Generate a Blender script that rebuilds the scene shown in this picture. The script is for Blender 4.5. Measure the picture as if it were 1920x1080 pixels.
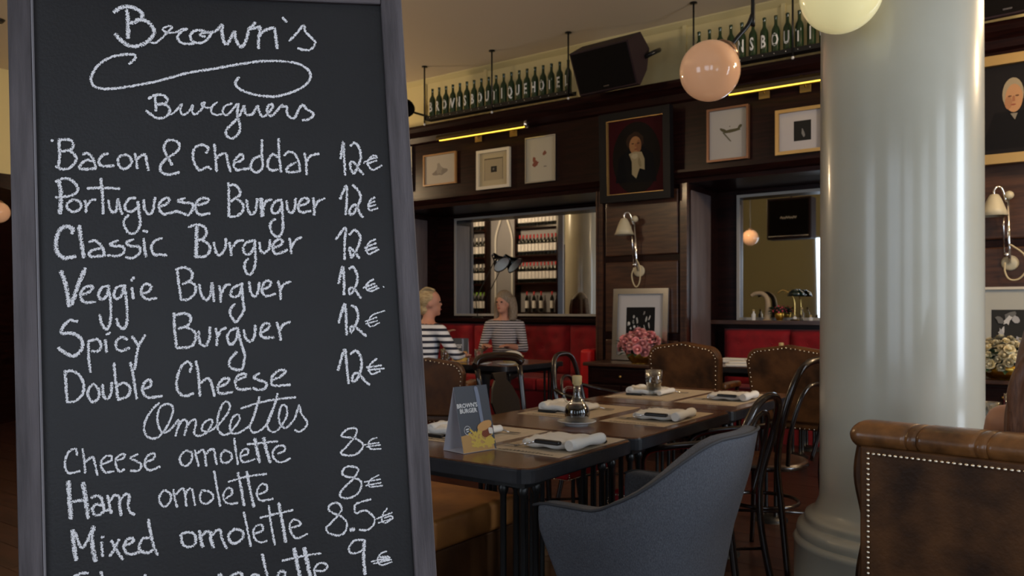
import bpy, bmesh, math, random
import numpy as np
from mathutils import Vector, Matrix
random.seed(7)
PI = math.pi
for o in list(bpy.data.objects): bpy.data.objects.remove(o)
SC = bpy.context.scene
COL = SC.collection
# ------------------------------------------------------------------ camera
YAW = math.atan2(1078, 1500)          # the camera looks left of the wall normal by this angle
CH = 1.25; F = 1500.0; HY = 582.0     # camera height, focal length in pixels, horizon row
ct, st = math.cos(YAW), math.sin(YAW)
cam = bpy.data.objects.new('camera', bpy.data.cameras.new('camera')); COL.objects.link(cam)
cam.location = (0, 0, CH); cam.rotation_euler = (PI/2, 0, YAW)
cam.data.sensor_width = 36; cam.data.lens = F/1920*36; cam.data.shift_y = (HY-540)/1920
cam.data.clip_start = .05
cam.data.dof.use_dof = True; cam.data.dof.focus_distance = 1.28; cam.data.dof.aperture_fstop = 12.0
SC.camera = cam
# ------------------------------------------------------------------ light and exposure
SC.view_settings.view_transform = 'Standard'; SC.view_settings.look = 'None'
SC.view_settings.gamma = 1; SC.view_settings.use_curve_mapping = False
SC.view_settings.exposure = 0.0
W = bpy.data.worlds.new('world'); SC.world = W; W.use_nodes = True
W.node_tree.nodes['Background'].inputs[0].default_value = (.62, .74, 1, 1)
W.node_tree.nodes['Background'].inputs[1].default_value = 1.2
def area(name, loc, aim, w, h, power, col):
    l = bpy.data.lights.new(name, 'AREA'); l.shape = 'RECTANGLE'; l.size = w; l.size_y = h
    l.energy = power; l.color = col
    o = bpy.data.objects.new(name, l); COL.objects.link(o); o.location = loc
    o.rotation_euler = (Vector(aim)-Vector(loc)).to_track_quat('-Z', 'Y').to_euler()
    return o
RX, FY, LX, BY, CZ = 3.2, -2.6, -10.6, 7.4, 4.16       # right wall, front wall, left wall, back wall, ceiling
DAY = (.78, .88, 1.0)
WIN_R = [(3.55, 4.35, .75, 2.85), (1.3, 2.3, .75, 2.85), (-1.2, .2, .75, 2.85)]   # windows in the right wall: y0, y1, z0, z1
WIN_F = [(-1.2, .6, .7, 2.9), (1.2, 2.6, .7, 2.9), (-5.0, -3.2, .7, 2.9)]           # windows in the street wall: x0, x1, z0, z1
for (a, b, c, d), pw in zip(WIN_R, (78, 26, 26)):
    area('window_light', (RX-.02, (a+b)/2, (c+d)/2), (RX-3, (a+b)/2, (c+d)/2-.25), b-a, d-c, pw, DAY)
for (a, b, c, d), pw in zip(WIN_F, (26, 24, 34)):
    area('window_light', ((a+b)/2, FY+.02, (c+d)/2), ((a+b)/2, FY+3, (c+d)/2-.25), b-a, d-c, pw, DAY)

# ------------------------------------------------------------------ pixel to place
def ray(px, py):
    u = (px-960)/F; v = (HY-py)/F
    return Vector((ct*u-st, st*u+ct, v))
C0 = Vector((0, 0, CH))
def PD(px, py, d): return C0+ray(px, py)*d
def PY(px, py, Y): r = ray(px, py); return C0+r*(Y/r.y)
def PX(px, py, X): r = ray(px, py); return C0+r*(X/r.x)
def PZ(px, py, z): r = ray(px, py); return C0+r*((z-CH)/r.z)

# ------------------------------------------------------------------ materials
MC = {}
def M(name, col, rough=.5, metal=0, col2=None, nscale=6, stretch=(1, 1, 1), bump=0, bscale=60, coat=0, emit=0, ecol=None, trans=0, ior=1.45, spec=.5, sheen=0, lo=.35, hi=.65):
    if name in MC: return MC[name]
    m = bpy.data.materials.new(name); MC[name] = m; m.use_nodes = True
    nt = m.node_tree; b = nt.nodes['Principled BSDF']; L = nt.links
    c = (*col, 1)
    b.inputs['Base Color'].default_value = c; b.inputs['Roughness'].default_value = rough
    b.inputs['Metallic'].default_value = metal; b.inputs['Coat Weight'].default_value = coat
    b.inputs['Coat Roughness'].default_value = .12; b.inputs['IOR'].default_value = ior
    b.inputs['Transmission Weight'].default_value = trans; b.inputs['Specular IOR Level'].default_value = spec
    if sheen: b.inputs['Sheen Weight'].default_value = sheen
    if emit:
        b.inputs['Emission Color'].default_value = (*(ecol or col), 1); b.inputs['Emission Strength'].default_value = emit
    m.diffuse_color = c
    if col2 or bump:
        tc = nt.nodes.new('ShaderNodeTexCoord'); mp = nt.nodes.new('ShaderNodeMapping')
        mp.inputs['Scale'].default_value = stretch; L.new(tc.outputs['Object'], mp.inputs[0])
    if col2:
        n = nt.nodes.new('ShaderNodeTexNoise'); n.inputs['Scale'].default_value = nscale; n.inputs['Detail'].default_value = 5
        L.new(mp.outputs[0], n.inputs[0])
        r = nt.nodes.new('ShaderNodeValToRGB'); r.color_ramp.elements[0].position = lo; r.color_ramp.elements[1].position = hi
        r.color_ramp.elements[0].color = c; r.color_ramp.elements[1].color = (*col2, 1)
        L.new(n.outputs[0], r.inputs[0]); L.new(r.outputs[0], b.inputs['Base Color'])
    if bump:
        n = nt.nodes.new('ShaderNodeTexNoise'); n.inputs['Scale'].default_value = bscale; n.inputs['Detail'].default_value = 4
        L.new(mp.outputs[0], n.inputs[0]); bp = nt.nodes.new('ShaderNodeBump'); bp.inputs['Strength'].default_value = bump
        bp.inputs['Distance'].default_value = .004; L.new(n.outputs[0], bp.inputs['Height']); L.new(bp.outputs[0], b.inputs['Normal'])
    return m
def striped(name, ca, cb, scale, duty=.5, axis='Z', rough=.85):
    m = bpy.data.materials.new(name); m.use_nodes = True; nt = m.node_tree; b = nt.nodes['Principled BSDF']; L = nt.links
    tc = nt.nodes.new('ShaderNodeTexCoord'); w = nt.nodes.new('ShaderNodeTexWave'); w.bands_direction = axis
    w.inputs['Scale'].default_value = scale; w.inputs['Distortion'].default_value = .6; w.inputs['Detail Scale'].default_value = .6
    r = nt.nodes.new('ShaderNodeValToRGB'); r.color_ramp.interpolation = 'CONSTANT'
    r.color_ramp.elements[0].color = (*ca, 1); r.color_ramp.elements[1].color = (*cb, 1); r.color_ramp.elements[1].position = duty
    L.new(tc.outputs['Object'], w.inputs[0]); L.new(w.outputs['Fac'], r.inputs[0]); L.new(r.outputs[0], b.inputs['Base Color'])
    b.inputs['Roughness'].default_value = rough
    return m
WOOD = M('dark_mahogany', (.008, .0028, .0028), .3, col2=(.021, .0062, .005), nscale=5, stretch=(.6, 3, 9), bump=.12, bscale=30, spec=.18)
WOODB = M('brown_panel_wood', (.034, .013, .008), .34, col2=(.078, .031, .016), nscale=4, stretch=(1, 3, 10), bump=.1, bscale=25, coat=.15)
TABLEW = M('table_top_wood', (.075, .028, .011), .22, col2=(.15, .06, .022), nscale=5, stretch=(9, 1, 3), bump=.03, coat=.3)
BLACKW = M('black_lacquer', (.005, .005, .006), .3, coat=.15, spec=.4)
EDGE = M('black_worn_edge', (.012, .013, .016), .32, col2=(.02, .02, .024), nscale=18, bump=.15, coat=.3)
EBON = M('dark_bentwood', (.012, .005, .004), .25, coat=.5)
BRASS = M('brass', (.7, .48, .16), .28, 1)
NAIL = M('nail_brass', (.85, .72, .55), .22, 1)
GOLD = M('gold_leaf', (.75, .5, .1), .32, 1, col2=(.55, .3, .05), nscale=20, bump=.3, bscale=40)
GILT = M('gilt_frame', (.55, .36, .14), .38, .7, bump=.3, bscale=50)
CHROME = M('chrome', (.8, .8, .82), .12, 1)
SILVER = M('silver_frame', (.62, .61, .62), .25, 1)
LEATH = M('brown_leather', (.12, .05, .018), .36, col2=(.045, .02, .01), nscale=4, bump=.25, bscale=90, coat=.15)
LEATHD = M('aged_dark_leather', (.03, .012, .004), .5, col2=(.13, .052, .016), nscale=6, bump=.3, bscale=80, spec=.3)
LEATHR = M('polished_tan_leather', (.26, .105, .03), .3, col2=(.085, .034, .011), nscale=13, bump=.25, bscale=60, coat=.3)
SUEDE = M('tan_bench_leather', (.42, .17, .04), .5, col2=(.26, .1, .028), nscale=6, bump=.2, bscale=70)
RED = M('red_velvet', (.3, .002, .009), .8, col2=(.2, .0015, .006), nscale=8, sheen=.1)
REDL = M('red_leather_seat', (.4, .006, .012), .4, bump=.1)
GREYF = M('grey_woven_wool', (.075, .079, .094), .9, col2=(.125, .132, .155), nscale=230, stretch=(1.5, 1.5, .7), bump=.5, bscale=200, lo=.35, hi=.65)
GREYD = M('grey_piping', (.05, .05, .055), .8)
CREAMP = M('cream_column_paint', (.5, .47, .37), .3, col2=(.55, .525, .43), nscale=2.2, bump=.04, bscale=10, coat=.5)
PLAST = M('ceiling_plaster', (.66, .57, .45), .85, bump=.05, bscale=9)
CREAMW = M('cream_upper_wall', (.68, .6, .33), .75, bump=.05, bscale=20)
OLIVEW = M('olive_wall_paint', (.3, .24, .1), .7)
FLOORM = M('dark_floor_boards', (.024, .009, .006), .38, col2=(.055, .021, .013), nscale=3, stretch=(1, 9, 1), bump=.15, bscale=20, coat=.2)
MIRR = M('mirror_silvering', (.82, .84, .84), .02, 1)
MFRAME = M('pale_mirror_frame', (.42, .39, .35), .35, bump=.1)
GLASS = bpy.data.materials.new('thin_clear_glass'); GLASS.use_nodes = True; _n = GLASS.node_tree
_t = _n.nodes.new('ShaderNodeBsdfTransparent'); _t.inputs[0].default_value = (.93, .95, .94, 1); _g = _n.nodes.new('ShaderNodeBsdfGlossy'); _g.inputs['Roughness'].default_value = .03
_l = _n.nodes.new('ShaderNodeLayerWeight'); _l.inputs[0].default_value = .45; _m = _n.nodes.new('ShaderNodeMixShader')
_n.links.new(_l.outputs['Facing'], _m.inputs[0]); _n.links.new(_t.outputs[0], _m.inputs[1]); _n.links.new(_g.outputs[0], _m.inputs[2]); _n.links.new(_m.outputs[0], _n.nodes['Material Output'].inputs[0])
WATER = M('water', (1, 1, 1), 0, trans=1, ior=1.33)
VINE = M('dark_vinegar', (.004, .001, .001), .1, coat=.5)
GREENG = M('green_bottle_glass', (.012, .035, .012), .12, coat=.6)
BLKG = M('black_bottle_glass', (.006, .007, .006), .12, coat=.6)
WHITE = M('white_paint_print', (.75, .75, .75), .6)
WHITEL = M('white_label_paper', (.85, .85, .9), .6)
REDCAP = M('red_foil_cap', (.5, .02, .03), .35)
LIMECAP = M('lime_foil_cap', (.25, .5, .05), .4)
NAPK = M('white_linen_napkin', (.72, .7, .66), .9, bump=.2, bscale=120)
KRAFT = M('kraft_paper_mat', (.5, .41, .3), .85, col2=(.44, .355, .255), nscale=40)
INK = M('black_ink', (.02, .018, .016), .7)
SPK = M('black_speaker_cloth', (.006, .005, .005), .9, spec=.1, bump=.4, bscale=200)
SPKB = M('speaker_cabinet', (.03, .018, .022), .5, spec=.2, bump=.2, bscale=120)
IRON = M('black_iron', (.008, .008, .008), .35, spec=.5)
PORC = M('white_porcelain', (.7, .7, .7), .15, coat=.6)
ENAMEL = M('cream_enamel', (.55, .5, .36), .35)
ENIN = M('white_enamel_inside', (.8, .8, .74), .5)
CORD = M('cream_fabric_cord', (.55, .47, .3), .8)
CORK = M('pale_cork', (.5, .38, .18), .7)
SKIN = M('skin', (.52, .25, .17), .55)
SKIN2 = M('tanned_skin', (.42, .2, .11), .5)
CARDG = M('charcoal_card', (.045, .052, .068), .5)
CARDW = M('white_card', (.62, .62, .68), .6)
GREYP = M('grey_shelving_panel', (.3, .3, .34), .6)

# ------------------------------------------------------------------ mesh helpers
def obj(name, bm, m, parent=None, smooth=False, kind=None, loc=None):
    me = bpy.data.meshes.new(name)
    if smooth is True:
        for f in bm.faces: f.smooth = True
    bm.to_mesh(me); bm.free()
    for mm in (m if isinstance(m, (list, tuple)) else [m]): me.materials.append(mm)
    o = bpy.data.objects.new(name, me); COL.objects.link(o)
    if smooth == 'auto':
        for p in me.polygons: p.use_smooth = True
        o.modifiers.new('n', 'WEIGHTED_NORMAL')
    if parent: o.parent = parent
    if loc: o.location = loc
    if kind: o['kind'] = kind
    return o
def thing(name, label, cat, loc=(0, 0, 0), rz=0, group=None):
    o = bpy.data.objects.new(name, None); COL.objects.link(o); o.empty_display_size = .05
    o.location = loc; o.rotation_euler = (0, 0, rz); o['label'] = label; o['category'] = cat
    if group: o['group'] = group
    return o
def tag(o, label, cat, group=None):
    o['label'] = label; o['category'] = cat
    if group: o['group'] = group
    return o
def struct(name, bm, m, parent=None, **k): return obj(name, bm, m, parent, kind=None if parent else 'structure', **k)
def B(): return bmesh.new()
def box(bm, x0, x1, y0, y1, z0, z1, mi=0, M4=None):
    vs = [bm.verts.new(Vector((x, y, z)) if M4 is None else M4 @ Vector((x, y, z))) for x in (x0, x1) for y in (y0, y1) for z in (z0, z1)]
    for q in ((0, 1, 3, 2), (4, 6, 7, 5), (0, 4, 5, 1), (2, 3, 7, 6), (0, 2, 6, 4), (1, 5, 7, 3)):
        f = bm.faces.new([vs[i] for i in q]); f.material_index = mi
    return bm
def bbox(x0, x1, y0, y1, z0, z1, r=.01, seg=2):
    bm = box(B(), x0, x1, y0, y1, z0, z1)
    bmesh.ops.bevel(bm, geom=bm.edges[:], offset=r, segments=seg, affect='EDGES', profile=.5)
    bmesh.ops.recalc_face_normals(bm, faces=bm.faces[:])
    return bm
def lathe(bm, prof, seg=24, c=(0, 0, 0), mi=0, axis=None):
    Mx = Matrix.Translation(c) @ (axis.to_track_quat('Z', 'Y').to_matrix().to_4x4() if axis is not None else Matrix())
    rings = []
    for r, z in prof:
        if r < 1e-6: rings.append([bm.verts.new(Mx @ Vector((0, 0, z)))])
        else: rings.append([bm.verts.new(Mx @ Vector((r*math.cos(2*PI*k/seg), r*math.sin(2*PI*k/seg), z))) for k in range(seg)])
    for a, b in zip(rings, rings[1:]):
        for k in range(seg):
            k2 = (k+1) % seg
            if len(a) == 1 and len(b) == 1: continue
            if len(a) == 1: vs = [a[0], b[k], b[k2]]
            elif len(b) == 1: vs = [a[k], a[k2], b[0]]
            else: vs = [a[k], a[k2], b[k2], b[k]]
            f = bm.faces.new(vs); f.material_index = mi; f.smooth = True
    return bm
def crom(pts, n=6, closed=False):
    P = [Vector(p) for p in pts]; out = []
    if len(P) < 3: 
        return [P[0].lerp(P[-1], i/n) for i in range(n+1)]
    N = len(P); rng = range(N if closed else N-1)
    for i in rng:
        p0 = P[(i-1) % N] if (closed or i > 0) else P[0]*2-P[1]
        p1, p2 = P[i], P[(i+1) % N]
        p3 = P[(i+2) % N] if (closed or i < N-2) else P[-1]*2-P[-2]
        for k in range(n):
            t = k/n
            out.append(.5*((2*p1)+(p2-p0)*t+(2*p0-5*p1+4*p2-p3)*t*t+(3*p1-p0-3*p2+p3)*t**3))
    if not closed: out.append(P[-1])
    return out
def tube(bm, pts, r, seg=8, smooth_n=0, closed=False, mi=0, flat=1.0):
    P = crom(pts, smooth_n, closed) if smooth_n else [Vector(p) for p in pts]
    R = r if callable(r) else (lambda t: r)
    n = len(P); rings = []; up = None
    for i, p in enumerate(P):
        a = P[(i-1) % n] if (closed or i > 0) else p; b = P[(i+1) % n] if (closed or i < n-1) else p
        t = (b-a)
        if t.length < 1e-9: t = Vector((0, 0, 1))
        t.normalize()
        if up is None: up = Vector((0, 0, 1)) if abs(t.z) < .9 else Vector((1, 0, 0))
        s = t.cross(up)
        if s.length < 1e-4: s = t.orthogonal()
        s.normalize(); up = s.cross(t).normalized()
        rr = R(i/max(1, n-1))
        rings.append([bm.verts.new(p+(s*math.cos(2*PI*k/seg)*flat+up*math.sin(2*PI*k/seg))*rr) for k in range(seg)])
    for i in range(n if closed else n-1):
        a, b = rings[i], rings[(i+1) % n]
        for k in range(seg):
            f = bm.faces.new((a[k], a[(k+1) % seg], b[(k+1) % seg], b[k])); f.smooth = True; f.material_index = mi
    if not closed:
        for rg in (rings[0][::-1], rings[-1]):
            f = bm.faces.new(rg); f.material_index = mi
    return bm
def ell(bm, c, r, u=16, v=10, mi=0, M4=None):
    Mx = (M4 or Matrix()) @ Matrix.Translation(c) @ Matrix.Diagonal((*r, 1))
    rings = [[bm.verts.new(Mx @ Vector((0, 0, -1)))]]
    for j in range(1, v):
        p = -PI/2+PI*j/v; rings.append([bm.verts.new(Mx @ Vector((math.cos(p)*math.cos(2*PI*k/u), math.cos(p)*math.sin(2*PI*k/u), math.sin(p)))) for k in range(u)])
    rings.append([bm.verts.new(Mx @ Vector((0, 0, 1)))])
    for a, b in zip(rings, rings[1:]):
        for k in range(u):
            k2 = (k+1) % u
            q = [a[0], b[k2], b[k]] if len(a) == 1 else ([a[k], a[k2], b[0]] if len(b) == 1 else [a[k], a[k2], b[k2], b[k]])
            f = bm.faces.new(q); f.smooth = True; f.material_index = mi
    return bm
def prism(bm, pts, y0, y1, mi=0):     # outline in x,z pushed from y0 to y1
    a = [bm.verts.new((x, y0, z)) for x, z in pts]; b = [bm.verts.new((x, y1, z)) for x, z in pts]
    n = len(pts)
    fs = [bm.faces.new(a), bm.faces.new(b[::-1])]+[bm.faces.new((a[i], b[i], b[(i+1) % n], a[(i+1) % n])) for i in range(n)]
    for f in fs: f.material_index = mi
    bmesh.ops.recalc_face_normals(bm, faces=fs)
    return bm
def prof_x(bm, pts, x0, x1): # moulding: outline in y,z run along x
    a = [bm.verts.new((x0, y, z)) for y, z in pts]; b = [bm.verts.new((x1, y, z)) for y, z in pts]; n = len(pts)
    fs = [bm.faces.new(a), bm.faces.new(b[::-1])]+[bm.faces.new((a[i], b[i], b[(i+1) % n], a[(i+1) % n])) for i in range(n)]
    bmesh.ops.recalc_face_normals(bm, faces=fs); return bm
def text_bm(s, size, off=.0, ext=.0008, align='CENTER'):   # flat lettering in x,z, facing -y
    cu = bpy.data.curves.new('t', 'FONT'); cu.body = s; cu.size = size; cu.offset = off; cu.extrude = ext
    cu.align_x = align; cu.align_y = 'CENTER'; cu.resolution_u = 2
    o = bpy.data.objects.new('t', cu); COL.objects.link(o)
    me = o.to_mesh(); bm = bmesh.new(); bm.from_mesh(me); o.to_mesh_clear()
    bpy.data.objects.remove(o); bpy.data.curves.remove(cu)
    bm.transform(Matrix.Rotation(PI/2, 4, 'X')); return bm
def copy_tree(o, parent=None):
    c = o.copy(); COL.objects.link(c); c.parent = parent
    for ch in [x for x in o.children]: copy_tree(ch, c)
    return c
def subd(o, n=1): md = o.modifiers.new('s', 'SUBSURF'); md.levels = n; md.render_levels = n; return o

# ------------------------------------------------------------------ the room
AL1 = (-7.1, -4.2); AL2 = (-3.18, -1.0); AL3 = (.03, 2.4)          # alcoves in the back wall
AD = .77; AZ = 2.5                                      # alcove depth and height
PANTOP = 3.5
bm = B()
for x0, x1 in ((LX-.2, AL1[0]), (AL1[1], AL2[0]), (AL2[1], AL3[0]), (AL3[1], RX+.2)): box(bm, x0, x1, BY, BY+AD+.2, 0, AZ)
for a, b in (AL1, AL2, AL3): box(bm, a, b, BY+AD, BY+AD+.2, 0, AZ)
box(bm, LX-.2, RX+.2, BY, BY+AD+.2, AZ, PANTOP)
wall = struct('wall_back', bm, WOOD)
box(bm := B(), LX-.2, RX+.2, BY+.2, BY+.4, PANTOP, CZ)
struct('wall_upper', bm, CREAMW)
struct('ceiling', box(B(), LX-.2, RX+.2, FY-.2, BY+1.2, CZ, CZ+.15), PLAST)
struct('wall_left', box(B(), LX-.2, LX, FY, BY, 0, 2.9), WOOD)
struct('wall_left_upper', box(B(), LX-.2, LX, FY, BY+.2, 2.9, CZ), CREAMW)
def wall_holes(name, lo, hi, holes, mk, m):
    bm = B(); x = lo
    for a, b, c, d in sorted(holes):
        mk(bm, x, a, 0, CZ); mk(bm, a, b, 0, c); mk(bm, a, b, d, CZ); x = b
    mk(bm, x, hi, 0, CZ); return struct(name, bm, m)
wall_holes('wall_right', FY-.2, BY+1, WIN_R, lambda bm, a, b, c, d: box(bm, RX, RX+.25, a, b, c, d), OLIVEW)
wall_holes('wall_front', LX-.2, RX+.2, WIN_F, lambda bm, a, b, c, d: box(bm, a, b, FY-.25, FY, c, d), OLIVEW)
wn = 0
for holes, side in ((WIN_R, 'r'), (WIN_F, 'f')):
    for a, b, c, d in holes:
        wn += 1
        t = bpy.data.objects.new('window_%d' % wn, None); COL.objects.link(t); t['kind'] = 'structure'
        def bx(bm, p, q, z0, z1, th):
            return box(bm, RX+.1-th, RX+.1+th, p, q, z0, z1) if side == 'r' else box(bm, p, q, FY-.1-th, FY-.1+th, z0, z1)
        bm = B()
        for p, q, z0, z1 in ((a, a+.06, c, d), (b-.06, b, c, d), (a, b, c, c+.06), (a, b, d-.06, d), ((a+b)/2-.02, (a+b)/2+.02, c, d), (a, b, c+1.4, c+1.44)): bx(bm, p, q, z0, z1, .03)
        obj('window_frame', bm, WOOD, t)
        obj('window_pane', bx(B(), a, b, c, d, .003), GLASS, t)
# floor boards, each its own
fl = struct('floor', box(B(), LX-.2, RX+.2, FY-.2, BY+1, -.12, -.018), WOOD)
pl = []
y = FY
while y < BY+.9:
    x = LX-random.uniform(0, 2)
    while x < RX:
        L_ = 2.3+random.uniform(-.2, .3); pl.append((max(x, LX), min(x+L_, RX), y)); x += L_
    y += .18
pl.sort(key=lambda p: ((p[0]+p[1])/2+1.8)**2*.5+(p[2]-3.4)**2)
for x0, x1, y in pl[:300]:
    if x1-x0 < .1: continue
    obj('plank', box(B(), x0+.0015, x1-.0015, y+.0015, y+.1785, -.018, random.uniform(-.001, 0)), FLOORM, fl)
bm = B()
for x0, x1, y in pl[300:]:
    if x1-x0 > .1: box(bm, x0+.0015, x1-.0015, y+.0015, y+.1785, -.018, 0)
obj('outer_planks', bm, FLOORM, fl, kind='stuff')
# mouldings of the panelling
tn = 0
def trim(bm, m=WOODB):
    global tn; tn += 1
    o = struct('trim_%d' % tn, bm, m); return o
trim(prof_x(B(), [(BY, 2.5), (BY-.02, 2.5), (BY-.03, 2.54), (BY-.05, 2.55), (BY-.085, 2.6), (BY-.085, 2.625), (BY, 2.64)], LX, RX), WOOD)
trim(prof_x(B(), [(BY, 3.3), (BY-.03, 3.32), (BY-.05, 3.38), (BY-.12, 3.43), (BY-.14, 3.47), (BY-.14, 3.5), (BY, 3.5)], LX, RX), WOOD)
trim(prof_x(B(), [(BY+.2, CZ-.05), (BY+.13, CZ-.01), (BY+.12, CZ), (BY+.2, CZ)], LX, RX), CREAMW)
# vertical battens on the cream wall
bm = B()
for px in (797, 912, 1285, 1470): 
    X = PY(px, 80, BY+.2).x; box(bm, X-.02, X+.02, BY+.17, BY+.2, PANTOP, CZ)
trim(bm, CREAMW)
for a, b in (AL1, AL2, AL3):      # architraves round the alcoves
    bm = B()
    for x in (a, b):
        s = -1 if x == a else 1
        box(bm, min(x, x+s*.075), max(x, x+s*.075), BY-.03, BY, 0, 2.5); box(bm, min(x, x+s*.02), max(x, x+s*.02), BY-.045, BY-.03, 0, 2.5)
    trim(bm, WOODB)
    z0 = .12
    bm = B(); box(bm, a, b, BY+AD-.06, BY+AD, 1.08, 1.15); trim(bm, WOOD)
# raised panels of the piers
for a, b in ((AL1[1]+.08, AL2[0]-.08), (AL2[1]+.08, AL3[0]-.08), (LX+.3, AL1[0]-.08)):
    rows = ((.15, .95), (1.02, 1.75), (1.81, 2.46))
    for z0, z1 in rows:
        bm = bbox(a+.02, b-.02, BY-.022, BY+.01, z0, z1, .014, 2); obj('panel', bm, WOODB, wall)
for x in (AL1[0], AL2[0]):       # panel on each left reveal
    obj('panel', bbox(x-.005, x+.012, BY+.05, BY+AD-.22, .2, 2.44, .01, 2), M('sheen_toned_reveal', (.15, .115, .115), .35, col2=(.115, .085, .085), nscale=5, stretch=(3, 3, .5)), wall)  # pale window sheen on the reveal painted into the veneer colour
struct('baseboard_back', box(B(), AL1[1], AL2[0], BY-.045, BY, 0, .14), WOOD)

# ------------------------------------------------------------------ column(s)
PC = [(.40, 0), (.40, .30), (.405, .31), (.395, .325), (.385, .33), (.392, .35), (.385, .372), (.36, .38), (.352, .385), (.36, .40), (.355, .415), (.335, .425), (.322, .43), (.315, .45), (.302, .48), (.3, .52), (.296, 2.2), (.288, 3.8), (.30, 3.84), (.33, 3.9), (.36, 3.95), (.38, 4.0), (.38, CZ)]
def column(x, y, label, s=1.0):
    t = thing('column', label, 'column', (x, y, 0))
    i = 15
    obj('pedestal', lathe(B(), [(0, 0)]+[(r*s, z) for r, z in PC[:5]], 72), CREAMP, t)
    obj('base_moulding', lathe(B(), [(r*s, z) for r, z in PC[4:16]], 72), CREAMP, t)
    obj('shaft', lathe(B(), [(r*s, z) for r, z in PC[15:18]], 96), CREAMP, t)
    obj('capital', lathe(B(), [(r*s, z) for r, z in PC[17:]], 72), CREAMP, t)
    return t
cc = PD(1686, 600, 3.22)
column(cc.x, cc.y, 'tall round cream painted column with a moulded base, right of the set tables')
column(-6.7, 5.0, 'second cream column, seen only as a reflection in the mirror above the striped diners', .95)

# ------------------------------------------------------------------ chalkboard
def cw(r, d, u): return Vector((ct*r-st*d, st*r+ct*d, u))
ER = cw(4.16, 1, .2137).normalized(); EU = cw(-.873, 1, 12.32).normalized(); EN = ER.cross(EU).normalized()   # EN points away or towards
if EN.dot(C0-PD(400, 540, 1.25)) < 0: EN = -EN
BP = PD(400, 540, 1.25)
def bst(px, py):
    r = ray(px, py); k = (BP-C0).dot(EN)/r.dot(EN); p = C0+r*k-BP
    return p.dot(ER), p.dot(EU)
sL = bst(27, 540)[0]; sR = bst(785, 540)[0]; sl = bst(73, 540)[0]; sr = bst(745, 540)[0]
tT = bst(714, 15)[1]+.004; fw = .0345
tB = -(BP.z)/EU.z+.004
bd = thing('chalkboard_sign', 'tall wooden framed chalkboard with a handwritten menu of burgers and omelettes', 'chalkboard')
Mb = Matrix((( ER.x, -EN.x, EU.x, BP.x), (ER.y, -EN.y, EU.y, BP.y), (ER.z, -EN.z, EU.z, BP.z), (0, 0, 0, 1)))   # local x right, y away, z up
bd.matrix_world = Mb
SLATE = M('chalkboard_slate', (.0135, .0122, .0132), .5, col2=(.019, .0178, .019), nscale=3, bump=.12, bscale=240, spec=.4)
BFR = M('weathered_frame_wood', (.12, .1, .106), .62, col2=(.06, .049, .052), nscale=14, stretch=(4, 4, .35), bump=.5, bscale=60)
BFR2 = M('weathered_rail_wood', (.12, .1, .106), .62, col2=(.06, .049, .052), nscale=14, stretch=(.35, 4, 4), bump=.5, bscale=60)
obj('slate', box(B(), sl-.01, sr+.01, .001, .01, tB+.12, tT+.01), SLATE, bd)
def stile(x0, x1): return bbox(x0, x1, -.007, .024, tB, tT+fw, .0015, 1)
obj('stile', stile(sL, sl), BFR, bd); obj('stile', stile(sr, sR), BFR, bd)
obj('top_rail', bbox(sl+.0004, sr-.0004, -.0068, .024, tT, tT+fw-.001, .0015, 1), BFR2, bd)
obj('bottom_rail', bbox(sl+.0004, sr-.0004, -.0068, .024, tB+.1, tB+.14, .0015, 1), BFR2, bd)
bm = B()
for x in (sL+.02, sR-.045): box(bm, x, x+.025, .05, .075, tB+.02, tT-.1, M4=Matrix.Rotation(-.06, 4, 'X'))
box(bm, sL+.02, sR-.02, .03, .06, tT-.15, tT-.11)
obj('rear_prop', bm, BFR, bd)
obj('lit_inner_edge', box(B(), sl, sl+.0008, -.0074, .001, tB+.14, tT), M('lit_edge_tone', (.3, .28, .3), .5), bd)  # lit inner side of the left stile, painted in as a pale strip
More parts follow.
